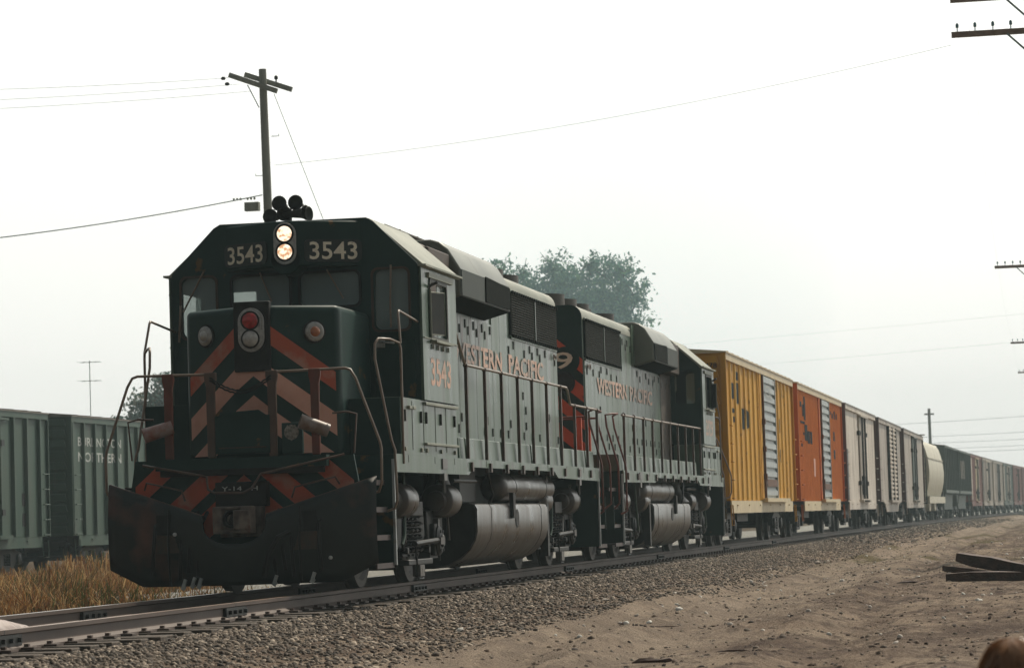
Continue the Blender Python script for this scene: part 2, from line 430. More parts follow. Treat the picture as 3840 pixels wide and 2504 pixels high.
# ------------------------------------------------------------------ railway wheels and trucks
def wheel_mb(x, y, r, b=None, m=0):
    b = b or MB(); s = 1 if y > 0 else -1
    # tread outwards, flange inwards
    b.lathe((x, y, r), (0, s, 0), [(-.10, .12), (-.10, r*.78), (-.085, r+.025), (-.06, r+.025), (-.05, r), (.05, r-.006), (.055, r*.82), (.02, r*.74), (.015, .22), (.06, .17), (.06, .05)], 28, m)
    return b
def loco_truck(parent, cx, flip):
    t = MB(); f = -1 if flip else 1
    for s in (-1, 1):
        y0, y1 = (1.0, 1.14) if s > 0 else (-1.14, -1.0)
        prof = [(-1.95, .92), (-1.95, .62), (-1.62, .36), (-1.62, .30), (-1.12, .30), (-1.12, .44), (-.85, .60), (-.45, .34), (.45, .34), (.85, .60), (1.12, .44), (1.12, .30), (1.62, .30), (1.62, .36), (1.95, .62), (1.95, .92), (1.55, .98), (.9, .86), (.3, .80), (-.3, .80), (-.9, .86), (-1.55, .98)]
        t.prism([(cx+p[0], p[1]) for p in prof], 'y', y0, y1)
        for k in (-1, 1):
            t.box(cx+k*1.37-.2, cx+k*1.37+.2, min(s*1.1, s*1.2), max(s*1.1, s*1.2), .34, .74)
        # bolster, swing hangers, springs
        t.box(cx-.32, cx+.32, min(s*.9, s*1.24), max(s*.9, s*1.24), .84, 1.02)
        for k in (-.62, .62):
            t.tube([(cx+k, s*1.2, .9), (cx+k*1.12, s*1.2, .42)], .028, 6)
            t.box(cx+k-.05, cx+k+.05, s*1.2-.05, s*1.2+.05, .38, .46)
        t.box(cx-.7, cx+.7, s*1.2-.07, s*1.2+.07, .24, .31)
    t.box(cx-.2, cx+.2, -1.1, 1.1, .5, .9)
    t.box(cx-1.9, cx-1.75, -1.05, 1.05, .62, .84); t.box(cx+1.75, cx+1.9, -1.05, 1.05, .62, .84)
    tr = t.build('truck', TRUCK, parent, bevel=.012)
    for k in (-1, 1):
        ax = cx+k*1.37
        for s in (-1, 1):
            wheel_mb(ax, s*.7775, .508).build('wheel', WHEEL, tr)
            j = MB().lathe((ax, s*1.12, .52), (0, s, 0), [(0, .19), (.1, .19), (.13, .15), (.13, .09), (.16, .07)], 18)
            for q in range(6):
                th = q*math.pi/3; j.lathe((ax+.135*math.cos(th), s*1.22, .52+.135*math.sin(th)), (0, s, 0), [(0, .022), (.04, .022)], 6)
            j.build('journal_box', TRUCK, tr)
        MB().tube([(ax, -.7, .508), (ax, .7, .508)], .09, 12).build('axle', TRUCK, tr)
    for s in (-1, 1):
        for k in (-.9, 1.72):
            c = cx+f*k
            MB().lathe((c-.38, s*1.2, 1.03), (1, 0, 0), [(-.10, .05), (-.08, .12), (0, .135), (.02, .2), (.05, .215), (.6, .215), (.64, .2), (.66, .06)], 24).build('brake_cylinder', TANKM, tr, ang=50)
            h = MB()
            h.tube([(c+.12, s*1.23, .9), (c+.2, s*1.23, .52)], .018, 6)
            h.box(c+.08, c+.22, s*1.2-.05, s*1.2+.05, .84, .92)
            h.obox((c-.35, s*1.16, .62), (.09, .1, .36), (0, .25, 0))
            h.build('brake_rigging', TANKM, tr)
        # springs and damper
        sp = MB()
        for k in (-.24, 0, .24):
            pts = [(cx+k+.075*math.cos(q*1.0), s*1.16+.075*math.sin(q*1.0), .36+q*.0128) for q in range(0, 36)]
            sp.tube(pts, .017, 5)
        sp.build('spring', TRUCK, tr)
        p = MB(); p.tube([(cx-.35, s*1.27, .50), (cx+1.0, s*1.27, .53)], .035, 8); p.box(cx+1.0, cx+1.22, s*1.27-.045, s*1.27+.045, .475, .565, 1)
        p.box(cx-.2, cx+.05, s*1.25-.05, s*1.25+.05, .10, .24, 1)
        p.tube([(cx-.3, s*1.27, .5), (cx-.25, s*1.27, .12), (cx-.18, s*1.27, .07), (cx+.1, s*1.27, .07), (cx+.14, s*1.27, .2)], .015, 6)
        p.build('brake_lever', [TRUCK, TANKM], tr)
        sd_ = MB(); sd_.tube([(cx-.95, s*1.28, 1.45), (cx-.96, s*1.29, .95), (cx-1.05, s*1.3, .62), (cx-1.15, s*1.29, .5)], .022, 8)
        for k in (-1.8, 1.8):
            sd_.build('sand_hose', BNGREEN, tr); sd_ = MB()
            sd_.tube([(cx+k*.95, s*1.15, 1.3), (cx+k, s*1.05, .7), (cx+k*1.02, s*.85, .25)], .02, 6)
        sd_.build('sand_hose', BNGREEN, tr)
    return tr

# ------------------------------------------------------------------ locomotive
def locomotive(loc, rz, number, label, lead):
    T = empty('locomotive', loc, rz)
    tag(T, label, 'locomotive', 'diesel locomotives at the head of the train')
    near = -1 if lead else 1
    XF, XR = .10, 17.15
    # frame and deck
    b = MB()
    b.box(XF, XR, -.95, .95, 1.40, 1.556)
    b.box(1.0, 16.25, -1.53, 1.53, 1.50, 1.553)
    b.box(.6, 16.6, -.35, .35, 1.0, 1.40)
    b.box(XF, 1.0, -1.0, 1.0, 1.505, 1.55); b.box(16.25, XR, -1.0, 1.0, 1.505, 1.55)
    b.build('frame', GREEN, T)
    sill = MB()
    for s in (-1, 1):
        P = [(1.0, 1.35), (5.30, 1.355), (5.65, 1.455), (11.87, 1.465), (12.2, 1.37), (16.25, 1.35), (16.25, 1.562), (1.0, 1.562)]
        sill.prism(P, 'y', s*1.53, s*1.556)
        for x in (1.7, 3.2, 4.4, 6.5, 9.0, 11.3, 13.0, 14.6, 15.8): sill.box(x-.004, x+.004, s*1.556-.003, s*1.556+.003, 1.47, 1.555, 1)
    sill.build('side_sill', [SIDE, BLACK], T)
    for s in (-1, 1):
        for x in (3.55, 14.0):
            j = MB(); j.box(x+.05, x+.35, s*1.56-.012, s*1.56+.012, 1.41, 1.54); j.box(x+.12, x+.30, s*1.54-.03, s*1.54+.03, 1.27, 1.36); j.tube([(x+.26, s*1.53, 1.28), (x+.26, s*1.53, 1.12)], .02, 6)
            j.build('jacking_pad', SILVER if False else TANKM, T)
    # front and rear pilot plates with stripes
    for end, X, d in (('front', XF, -1), ('rear', XR, 1)):
        pl = MB()
        pl.prism([(-1.33, 1.25), (-1.28, 1.55), (1.28, 1.55), (1.33, 1.25), (1.33, .55), (.9, .35), (-.9, .35), (-1.33, .55)], 'x', X-.02, X+.02)
        pl.box(min(X, X+d*.16), max(X, X+d*.16), -1.0, 1.0, 1.43, 1.555, 0)
        pl.box(min(X, X+d*.14), max(X, X+d*.14), -.95, .95, 1.36, 1.43, 1)
        o = pl.build('pilot_plate', [GREEN, BLACK], T)
        for c0, c1 in ((1.02, 1.36), (1.52, 1.80), (2.10, 2.36)):
            for s in (-1, 1):
                p = band((0, 1.28, .6, 1.55), c0, c1, .86)
                if len(p) > 2: MB().prism([(s*q[0], q[1]) for q in p], 'x', X+d*.024, X+d*.03).build('hazard_stripe', ORANGE, o)
        # coupler
        cp = MB()
        xo = X+d*.02
        def xx(t): return xo+d*t
        def bx(t0, t1, y0, y1, z0, z1, m=0): cp.box(min(xx(t0), xx(t1)), max(xx(t0), xx(t1)), y0, y1, z0, z1, m)
        bx(0, .16, -.30, .30, 1.0, 1.28, 1); bx(0, .2, -.24, .24, .66, 1.0)
        bx(.1, .34, -.11, .11, .74, .98)
        plan = [(.30, -.14), (.30, .17), (.42, .24), (.50, .24), (.50, .14), (.44, .10), (.44, -.04), (.50, -.10), (.56, -.10), (.56, -.2), (.42, -.24)]
        cp.prism([(xx(p[0]), -d*p[1]) for p in plan], 'z', .70, 1.0)
        cp.prism([(xx(p[0]), -d*p[1]) for p in [(.44, -.05), (.50, .0), (.56, -.02), (.60, -.1), (.56, -.2), (.44, -.2)]], 'z', .74, .96)
        cp.box(min(xx(.495), xx(.503)), max(xx(.495), xx(.503)), -d*.125-.055, -d*.125+.055, .76, .95, 1) if False else None
        cp.lathe((xx(.34), -d*.03, .86), (d, 0, 0), [(0, .10), (.16, .10), (.162, .075), (.10, .07)], 18, 1)
        for zz in (.70, .97): cp.box(min(xx(.30), xx(.50)), max(xx(.30), xx(.50)), -.20, .22, zz, zz+.035)
        cpo = cp.build('coupler', [COUPM, BLACK], T, bevel=.012)
        if d < 0: text('Y-14   H', lambda u_, v_: (xx(.165), .22-u_, 1.18+v_), .42, .05, BNWHITE, cpo, 'chalk_mark', .0)
        for s in (-1, 1):
            for y, l in ((.42, .75), (.53, .7), (.63, .78), (.95, .72)):
                x1 = X+d*.10
                MB().tube([(x1, s*y, .95), (x1+d*.28, s*y, .80), (x1+d*.34, s*(y+.01), .50), (x1+d*.32, s*(y+.03), .98-l)], .022, 7).build('air_hose', BLACK, T)
    # bent front grab irons and uncoupling lever
    g_ = MB()
    g_.tube([(-.05, 1.15, 1.50), (-.28, .40, 1.36), (-.30, .33, 1.34), (-.36, .30, 1.2), (-.40, .22, 1.16), (-.42, -.12, 1.15), (-.40, -.22, 1.2), (-.30, -.30, 1.36), (-.26, -.40, 1.38), (-.02, -1.2, 1.55)], .014, 7)
    g_.build('uncoupling_lever', RAILING, T)
    # plow or plain rear pilot
    def plow():
        b = MB(); nz = 8; vs = []
        ysl = sorted([-1.56+.1*i for i in range(12)]+[1.56-.1*i for i in range(12)]+[-.365, -.345, .345, .365, -.3, -.2, -.1, 0, .1, .2, .3]); ny = len(ysl)-1
        for y in ysl:
            ay = abs(y)
            top = .90+max(0, ay-.36)/1.2*.39
            if ay < .355: top = .58+.16*(ay/.36)**3
            bot = .13+(max(0, ay-1.15)/.41)*.2
            for k in range(nz+1):
                t = k/nz; z = bot+(top-bot)*t
                zz = (z-.13)/1.17
                x = -.42+ay*.26+.16*(4*(zz-.55)**2-.9)*-.5*-1+.02
                vs.append((x, y, z))
        n = nz+1; fs = []
        for i in range(ny):
            for k in range(nz): fs.append((i*n+k, (i+1)*n+k, (i+1)*n+k+1, i*n+k+1))
        b.add(vs, fs)
        o = b.build('snow_plow', GREEN if False else PLOW, T, smooth=True, ang=60)
        so_ = o.modifiers.new('t', 'SOLIDIFY'); so_.thickness = .025; so_.offset = 1
        for sg in (-1, 1):
            rim = [v for v, y_ in zip(vs[nz::nz+1], ysl) if sg*y_ >= .36]
            MB().tube(rim, .014, 6).build('plow_rim', RAILING, o)
        def px(y, z): return -.42+abs(y)*.26+.16*(4*((z-.13)/1.17-.55)**2-.9)*.5+.02
        for y0, y1 in ((.60, .93), (-.93, -.60)):
            d = MB()
            d.bar((px(.76, .82)-.012, y0, .82), (px(.76, .82)-.012, y1, .82), .02, .22, 0)
            d.bar((px(.76, .58)-.03, y0, .60), (px(.76, .58)-.03, y1, .60), .03, .20, 1)
            d.build('access_flap', [BLACK, RUSTP], o)
        for y in (.78, -.74):
            MB().tube([(px(y, .9)-.04, y, .98), (px(y, .6)-.09, y, .6), (px(y, .2)-.1, y, .14)], .013, 6).build('brake_pipe', TRUCK, o)
        for y, z in ((.62, .16), (.50, .18), (-.45, .18), (-.86, .20), (.42, .17)):
            MB().obox((px(y, z)-.07, y, z), (.04, .035, .09), (.3, .2, .1)).obox((px(y, z)-.08, y+.01, z-.05), (.03, .045, .05), (.6, 0, 0)).build('glad_hand', GLAD, o)
        for y, z in ((.70, .71), (-1.06, .40)): MB().lathe((px(y, z)-.05, y, z), (-1, 0, 0), [(0, .008), (.01, .022), (.03, .022), (.04, .008)], 10).build('valve_handle', BNWHITE, o)
        h = MB().tube([(px(-.55, .7)-.02, -.62, .70), (px(-.5, .6)-.14, -.52, .64), (px(-.4, .45)-.16, -.42, .46), (px(-.3, .25)-.14, -.36, .22)], .032, 9)
        h.build('train_line_hose', BLACK, o)
        for s in (-1, 1):
            q = MB().tube([(px(.6, 1.1)+.1, s*.62, 1.08), (px(.7, 1.1)+.08, s*.66, 1.20), (px(1.1, 1.2)+.06, s*1.1, 1.30), (px(1.2, 1.2)+.08, s*1.14, 1.22)], .012, 6)
            q.build('grab_iron', RAILING, o)
    if lead: plow()
    # step wells at the four corners
    for X, d in ((XF, 1), (XR, -1)):
        for s in (-1, 1):
            def Y(a_, b_): return (min(s*a_, s*b_), max(s*a_, s*b_))
            st = MB()
            x0, x1 = (X, X+d*.9)
            xa, xb = min(x0, x1), max(x0, x1)
            y0, y1 = Y(.98, 1.5)
            st.box(xa, xb, *Y(.96, 1.0), .30, 1.5)
            st.box(min(x1-d*.02, x1), max(x1-d*.02, x1), *Y(.98, 1.52), .28, 1.5)
            st.box(min(x1-d*.035, x1), max(x1-d*.035, x1), *Y(1.515, 1.545), .28, 1.5, 2)
            st.box(min(x0, x0+d*.02), max(x0, x0+d*.02), *Y(.98, 1.5), .55, 1.1)
            for i, z in enumerate((.30, .62, .94, 1.25)):
                st.box(xa+.02, xb-.02, *Y(1.05+.06*i, 1.5-.03*i), z-.02, z, 1)
                st.box(xa+.02, xb-.02, *Y(1.49-.03*i, 1.5-.03*i+.012), z-.05, z+.01, 3)
            st.build('step_well', [GREEN, BLACK, SILVER, STEPE], T)
    # battery boxes beside the cab
    for s in (-1, 1):
        b = MB()
        b.box(1.37, 4.63, min(s*.93, s*1.55), max(s*.93, s*1.55), 1.56, 2.23, 0)
        for x in (1.99, 2.62, 3.31, 3.95):
            b.box(x-.007, x+.007, s*1.551-.004, s*1.551+.004, 1.62, 2.20, 1)
        b.box(2.66, 4.6, s*1.565-.02, s*1.565+.02, 2.175, 2.21, 2); b.box(2.66, 4.6, s*1.565-.02, s*1.565+.02, 1.69, 1.72, 2)
        for x in (1.55, 2.45, 2.75, 3.6, 4.45):
            b.box(x-.012, x+.012, s*1.56-.015, s*1.56+.015, 1.95, 2.09, 1)
            b.box(x-.03, x+.03, s*1.56-.012, s*1.56+.012, 1.60, 1.65, 2)
        b.box(1.75, 1.9, s*1.56-.02, s*1.56+.02, 2.10, 2.14, 2); b.box(1.95, 2.1, s*1.56-.02, s*1.56+.02, 2.10, 2.14, 2)
        b.build('battery_box', [SIDE, BRACKET, ROOF], T, bevel=.008)
    for s in (-1, 1): MB().box(1.352, 1.368, min(s*.935, s*1.545), max(s*.935, s*1.545), 1.565, 2.225).build('box_end_shade', GREEN, T)  # added dark plates, shade of the unlit box fronts put in as colour
    # ---------------- nose
    ns = MB()
    plan = [(.60, -.21), (1.04, -.93), (2.6, -.93), (2.6, .93), (1.04, .93), (.60, .21)]
    # rounded vertical corners
    pl2 = [(.60, -.21), (.955, -.80), (.985, -.86), (1.03, -.91), (1.10, -.935), (2.6, -.935), (2.6, .935), (1.10, .935), (1.03, .91), (.985, .86), (.955, .80), (.60, .21)]
    ns.prism(plan, 'z', 1.56, 3.31)
    nose = ns.build('nose', GREEN, T, bevel=.075, ang=25); nose.modifiers['bevel'].segments = 4; nose.modifiers['bevel'].angle_limit = rad(30)
    
    bx = MB(); bx.box(.555, .66, -.215, .215, 2.55, 3.36)
    bx.build('lamp_panel', BLACK, nose, bevel=.01)
    ov = lambda r, z0, z1: [(r*math.cos(rad(t)), z1+r*math.sin(rad(t))) for t in range(0, 181, 15)]+[(r*math.cos(rad(t)), z0+r*math.sin(rad(t))) for t in range(180, 361, 15)]
    bz = MB(); bz.prism(ov(.155, 2.93, 3.13), 'x', .53, .556); bz.prism(ov(.125, 2.93, 3.13), 'x', .50, .53)
    bz.build('nose_light_housing', CHROME, nose, bevel=.006)
    MB().prism(ov(.175, 2.93, 3.13), 'x', .548, .5545).build('housing_dark_rim', BLACK, nose)  # dark oval border around the light housing
    for z in (3.135, 2.925): MB().lathe((.499, 0, z), (-1, 0, 0), [(-.01, .112), (.006, .112), (.006, .09)], 24).build('lens_ring', BLACK, nose)
    for z, mt, nm in ((3.135, REDL, 'red_lamp'), (2.925, LENS, 'clear_lamp')):
        MB().lathe((.50, 0, z), (-1, 0, 0), [(-.01, .095), (.012, .092), (.03, .075), (.045, .045), (.05, .01)], 24).build(nm, mt, nose, ang=80)
    for y, mt in ((.62, LENS), (-.66, AMBER)):
        q = (abs(y)-.21)/(.93-.21); x = .60+q*.44
        nrm = Vector((-.83, -.5*(1 if y < 0 else -1)*1, 0))
        nrm = Vector((-(.80-.21), -.355*(-1 if y > 0 else 1)*1, 0)).normalized()
        if y > 0: nrm = Vector((-.59, .355, 0)).normalized()
        m_ = MB().lathe((x, y, 3.0), nrm, [(0, .135), (.02, .135), (.025, .12)], 24, 2).lathe((x, y, 3.0), nrm, [(0, .115), (.03, .115), (.045, .10), (.045, .085), (.055, .08)], 24, 0).lathe((x, y, 3.0), nrm, [(.04, .068), (.065, .055), (.08, .03), (.085, .005)], 20, 1)
        m_.build('marker_light', [CHROME, mt, BLACK], nose, ang=50)
    # chevrons on the two raked faces of the nose
    def nx(s_):
        if s_ <= .21: return .60
        return .60+(s_-.21)/(.93-.21)*.44
    for c0, c1, mt, smin in ((3.02, 3.24, ORANGE, .215), (2.50, 2.76, TAN, .0), (2.02, 2.28, TAN, .0)):
        for s in (-1, 1):
            sb = MB()
            for (sa, sbb) in ((smin, .21), (max(smin, .21), .875)):
                if sbb-sa < .005: continue
                p = band((sa, sbb, 1.60, 3.2 if smin else 2.66), c0, c1, .81)
                if len(p) < 3: continue
                P3 = [((nx(q[0])-.008), s*q[0], q[1]) for q in p]
                sb.add(P3, [tuple(range(len(P3)))])
            sb.build('chevron_stripe', mt, nose, smooth=False)
    # ---------------- cab
    cw = 1.55
    outline = [(-cw, 2.235), (-cw, 3.86), (-.93, 4.42), (.93, 4.42), (cw, 3.86), (cw, 2.235)]
    holes = [rrect(.06, .78, 3.42, 3.82, .07), rrect(-.81, -.08, 3.42, 3.82, .07), rrect(.99, 1.42, 3.10, 3.83, .09), rrect(-1.44, -1.01, 3.10, 3.83, .09)]
    c = MB()
    fo_ = [(-cw, 2.235), (-cw-.012, 3.84), (-1.53, 3.90), (-1.0, 4.43), (-.92, 4.475), (.92, 4.475), (1.0, 4.43), (1.53, 3.90), (cw+.012, 3.84), (cw, 2.235)]
    c.prism(fo_, 'x', 2.57, 2.63, 0, holes)
    c.box(2.63, 4.57, -1.5, 1.5, 2.24, 2.40)
    rh = [rrect(1.0, 1.42, 3.1, 3.8, .05), rrect(-1.42, -1.0, 3.1, 3.8, .05)]
    c.prism(outline, 'x', 4.57, 4.63, 0, rh)
    c.box(4.3, 4.55, -.9, .2, 2.4, 3.62); c.box(3.3, 3.6, -.5, -.25, 2.4, 3.2)
    cab = c.build('cab', GREEN, T)
    for s in (-1, 1):
        q = MB(); q.prism([(2.57, 2.235), (4.63, 2.235), (4.63, 3.87), (2.57, 3.87)], 'y', s*1.545, s*1.585, 0, [rrect(3.05, 4.0, 3.03, 3.70, .05)])
        q.box(2.60, 4.6, s*1.59-.012, s*1.59+.012, 2.985, 3.0, 1)
        q.build('cab_side', [SIDE, ROOF], cab)
        fr = MB(); fr.prism(rrect(3.0, 4.05, 2.98, 3.74, .06), 'y', s*1.585, s*1.60, 0, [rrect(3.05, 4.0, 3.03, 3.69, .04)])
        fr.box(3.05, 4.08, s*1.62-.04, s*1.62+.04, 2.95, 2.98, 1)
        for x in (3.1, 3.4, 3.7, 4.0): fr.box(x-.02, x+.02, s*1.60-.01, s*1.60+.01, 2.87, 2.93, 1)
        fr.build('side_window_frame', [BRACKET, ROOF], cab)
        MB().box(3.62, 4.0, s*1.55-.006, s*1.55+.006, 3.03, 3.69).build('side_window_pane', GLASS, cab)
        # mirror wing
        if s == near or lead:
            mr = MB(); mr.prism([(2.98, s*1.60), (3.24, s*1.72), (3.25, s*1.705), (2.99, s*1.585)], 'z', 3.05, 3.55)
            mr.tube([(2.98, s*1.605, 3.0), (2.98, s*1.605, 3.6)], .014, 6, 1); mr.tube([(2.98, s*1.605, 3.56), (3.25, s*1.72, 3.56), (3.25, s*1.72, 3.04), (2.98, s*1.605, 3.04)], .009, 6, 1)
            mr.tube([(2.95, s*1.58, 3.62), (2.97, s*1.70, 3.68)], .02, 6, 0)
            mr.build('mirror', [BRACKET, ROOF], cab)
        # awning over the side window and roof eave
        aw = MB(); aw.box(2.9, 4.35, s*1.60-.015, s*1.60+.015, 3.74, 3.80)
        aw.bar((2.55, s*1.60, 3.865), (4.80, s*1.60, 3.865), .10, .025)
        aw.build('awning', ROOF, cab)
        # front windows
        for (y0, y1, z0, z1) in ((.06, .78, 3.42, 3.82), (.99, 1.42, 3.10, 3.83)):
            a0, a1 = min(s*y0, s*y1), max(s*y0, s*y1)
            if s < 0 and y0 == .06: a0, a1 = -.81, -.08
            pane = MB().box(2.605, 2.611, a0-.02, a1+.02, z0-.02, z1+.02).build('front_window_pane', GLASS, cab)
            MB().prism(rrect(a0-.03, a1+.03, z0-.03, z1+.03, .09), 'x', 2.556, 2.57, 0, [rrect(a0, a1, z0, z1, .07)]).build('window_gasket', RUSTP if y0 > .5 else BLACK, pane)
        if s > 0: wl = [([(2.54, 1.13, 3.90), (2.54, 1.40, 3.42)], .012), ([(2.54, 1.43, 3.5), (2.54, 1.46, 3.05)], .016), ([(2.54, .42, 3.86), (2.54, .28, 3.5)], .010)]
        else: wl = [([(2.54, -1.22, 3.88), (2.54, -1.20, 3.45), (2.54, -1.2, 3.12)], .013), ([(2.54, -.42, 3.86), (2.54, -.62, 3.50)], .010)]
        for p_, r_ in wl: MB().tube(p_, r_, 6).build('wiper', RAILTAN, cab)
        d = MB(); d.box(2.545, 2.57, min(s*.98, s*1.49), max(s*.98, s*1.49), 2.27, 2.98); d.box(2.52, 2.55, min(s*1.0, s*1.12), max(s*1.0, s*1.12), 2.88, 2.98, 1); d.tube([(2.50, s*1.05, 2.95), (2.49, s*1.25, 2.93)], .014, 6, 1)
        d.build('cab_door', [GREEN, CHROME], cab, bevel=.01)
    rf = MB()
    rp = [(-1.62, 3.845), (-1.60, 3.885), (-.945, 4.47), (.945, 4.47), (1.60, 3.885), (1.62, 3.845), (1.58, 3.84), (.93, 4.425), (-.93, 4.425), (-1.58, 3.84)]
    rf.prism(rp, 'x', 2.632, 4.80)
    rf.build('cab_roof', ROOF, cab, bevel=.01)
    # headlight and number board box
    hb = MB()
    hb.prism([(2.60, -.90), (2.19, -.175), (2.19, .175), (2.60, .90)], 'z', 3.885, 4.44)
    hb.lathe((2.19, 0, 3.99), (1, 0, 0), [(0, .2), (.4, .2)], 24)
    hbo = hb.build('number_board_housing', GREEN, T, bevel=.02)
    MB().prism([(y, z) for (y, z) in ov(.14, 4.05, 4.28)], 'x', 2.165, 2.192).build('headlight_bezel', CHROME, hbo, bevel=.006)
    for z in (4.285, 4.065): MB().lathe((2.166, 0, z), (-1, 0, 0), [(-.02, .118), (.004, .118), (.004, .09)], 24).build('lens_ring', BLACK, hbo)
    for z in (4.285, 4.065):
        MB().lathe((2.168, 0, z), (-1, 0, 0), [(-.02, .105), (.004, .10), (.012, .07), (.016, .02)], 24).build('headlight_lamp', LAMP if lead else LENS, hbo, ang=80)
    dv = Vector((.41, .725, 0)).normalized()
    for s in (-1, 1):
        base = Vector((2.19, s*.175, 0)); dd = Vector((dv.x, s*dv.y, 0)); nn = Vector((-dv.y, s*dv.x, 0))*1.0
        p = MB()
        def mp(u_, v_, o_): q = base+dd*u_+nn*o_; return (q.x, q.y, v_)
        rr = rrect(.06, .78, 3.94, 4.21, .06)
        p.add([mp(u_, v_, .004) for u_, v_ in rr]+[mp(u_, v_, .022) for u_, v_ in rr], [tuple(range(24)), tuple(range(24, 48))]+[(i, (i+1) % 24, 24+(i+1) % 24, 24+i) for i in range(24)])
        nb = p.build('number_board', NUMBK, hbo)
        # reading direction from the viewer in front (towards -y)
        if s > 0: f_ = lambda u_, v_: mp(.72-u_, 3.965+v_, .027)
        else: f_ = lambda u_, v_: mp(.12+u_, 3.965+v_, .027)
        text(number, f_, .60, .215, NUMW, hbo, 'number', .012)
    # horns: a cluster of trumpets on a bracket
    if lead:
        hn = MB(); hn.box(3.45, 3.75, .1, .55, 4.47, 4.52); hn.tube([(3.6, .32, 4.5), (3.6, .32, 4.74)], .05, 8)
        for (y, z, dx) in ((.52, 4.64, -1), (.34, 4.67, -1), (.40, 4.80, -1), (.19, 4.80, -1), (.14, 4.66, 1), (.10, 4.64, 1)):
            hn.lathe((3.6-dx*.22 if dx < 0 else 3.5+.1*y, y if dx < 0 else y+.22, z), (dx, 0, 0) if dx < 0 else (-.35, -1, 0), [(0, .022), (.10, .03), (.22, .045), (.30, .068), (.34, .097), (.345, .09), (.30, .05)], 18)
            hn.tube([(3.6, .32, 4.66), (3.6-dx*.2, y, z)], .02, 6)
        hn.build('air_horn', BLACK, T, ang=50)
    # ---------------- long hood
    h = MB()
    def prof(w_, zt, r=.22, n=6, z0=1.56):
        pts = [(-w_, z0)]
        for k in range(n+1):
            t = rad(180-90*k/n); pts.append((-w_+r+r*math.cos(t), zt-r+r*math.sin(t)))
        return pts+[(-q[0], q[1]) for q in reversed(pts)]
    h.prism(prof(.90, 4.47), 'x', 4.64, 16.25)
    hood = h.build('long_hood', SIDE, T, ang=25)
    # roof skin
    def roofstrip(x0, x1, w_, zt, zlow, r=.22, off=.008):
        P = prof(w_+off, zt+off, r, 6, zlow)
        Q = prof(w_-.01, zt-.01, r, 6, zlow)
        return P+list(reversed(Q))
    for x0, x1 in ((10.02, 12.0), (12.0, 16.26)):
        MB().prism(roofstrip(x0, x1, .90, 4.47, 4.22), 'x', x0+.004, x1-.004).build('hood_roof', ROOF, hood, ang=25)
    # hood doors
    def door(x0, x1, z0, z1, s, lat=True):
        d = MB(); d.box(x0+.008, x1-.008, min(s*.895, s*.918), max(s*.895, s*.918), z0, z1)
        if lat:
            mid = z0+.5+.35*R_.random()
            for k in (0, 1):
                for zz in (z0+.18+.16*k, z1-.09-.09*k)+((mid,) if R_.random() < .45 else ()):
                    if R_.random() < .36: continue
                    x = x0+.10 if k else x1-.12
                    d.box(x-.024, x+.024, s*.922-.010, s*.922+.010, zz-.06, zz+.06, 1)
        return d.build('hood_door', [SIDE, BRACKET], hood)
    doors = {1: [], -1: []}
    for s in (-1, 1):
        x = 4.9
        while x < 15.9:
            wd_ = .62 if x < 11.9 else .7
            zt = 3.62 if x < 9.9 else (4.15 if x < 11.6 else 3.50)
            x1 = min(x+wd_, 16.18)
            door(x, x1, 1.86, zt, s)
            x = x1
    # skirt panels along the hood foot
    for s in (-1, 1):
        k = MB(); xs = [5.14, 5.56, 6.79, 8.09, 9.3, 10.41, 11.6, 13.0, 14.3, 15.4, 16.2]
        for n_, (a_, b_) in enumerate(zip(xs, xs[1:])):
            q = s*(.012 if n_ % 2 else 0)
            k.prism([(s*.94, 1.56), (s*1.47+q, 1.56), (s*1.455+q, 1.83), (s*1.44+q, 1.842), (s*.94, 1.85)], 'x', a_+.012, b_-.012)
        o = k.build('skirt_panel', SIDE, T)
    # dynamic brake blister
    bl = MB()
    hw = 1.30
    P = [(-.90, 3.66), (-hw, 3.76), (-hw, 4.13), (-1.14, 4.40), (-1.02, 4.50), (-.9, 4.535), (.9, 4.535), (1.02, 4.50), (1.14, 4.40), (hw, 4.13), (hw, 3.76), (.90, 3.66)]
    bl.prism(P, 'x', 6.4, 9.98)
    blo = bl.build('dynamic_brake_blister', ROOF2, hood, bevel=.03)
    for s in (-1, 1):
        q = MB(); q.prism([(8.10, 3.79), (9.90, 3.79), (9.93, 4.10), (8.12, 4.14)], 'y', s*(hw+.004), s*(hw+.02))
        q.box(6.45, 8.0, min(s*hw, s*(hw+.012)), max(s*hw, s*(hw+.012)), 3.775, 4.115, 1)
        q.box(6.41, 9.97, min(s*hw, s*(hw+.003)), max(s*hw, s*(hw+.003)), 3.765, 4.125, 2)
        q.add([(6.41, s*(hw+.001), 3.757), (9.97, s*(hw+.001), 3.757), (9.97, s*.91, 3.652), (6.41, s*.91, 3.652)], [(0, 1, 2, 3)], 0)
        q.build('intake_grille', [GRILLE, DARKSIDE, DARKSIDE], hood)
        br = MB(); br.prism([(9.94, 3.70), (10.35, 3.70), (10.35, 4.46), (9.94, 4.46)], 'y', s*.905, s*.925)
        br.build('filter_panel', SIDE, hood)
    for s in (-1, 1): MB().box(5.05, 6.38, min(s*.9, s*1.16), max(s*.9, s*1.16), 3.69, 4.32).build('filter_box', RUSTP, hood, bevel=.02)
    rb = MB(); rb.box(4.95, 8.3, -.6, .6, 4.40, 4.60); rb.box(4.9, 8.35, -.64, .64, 4.595, 4.62)
    rb.prism(prof(.925, 4.49), 'x', 4.80, 6.395)
    for x in (6.3, 7.4): rb.tube([(x, -.5, 4.6), (x, -.5, 4.68)], .03, 6)
    rb.build('roof_hatch', RUSTP, hood, bevel=.01)
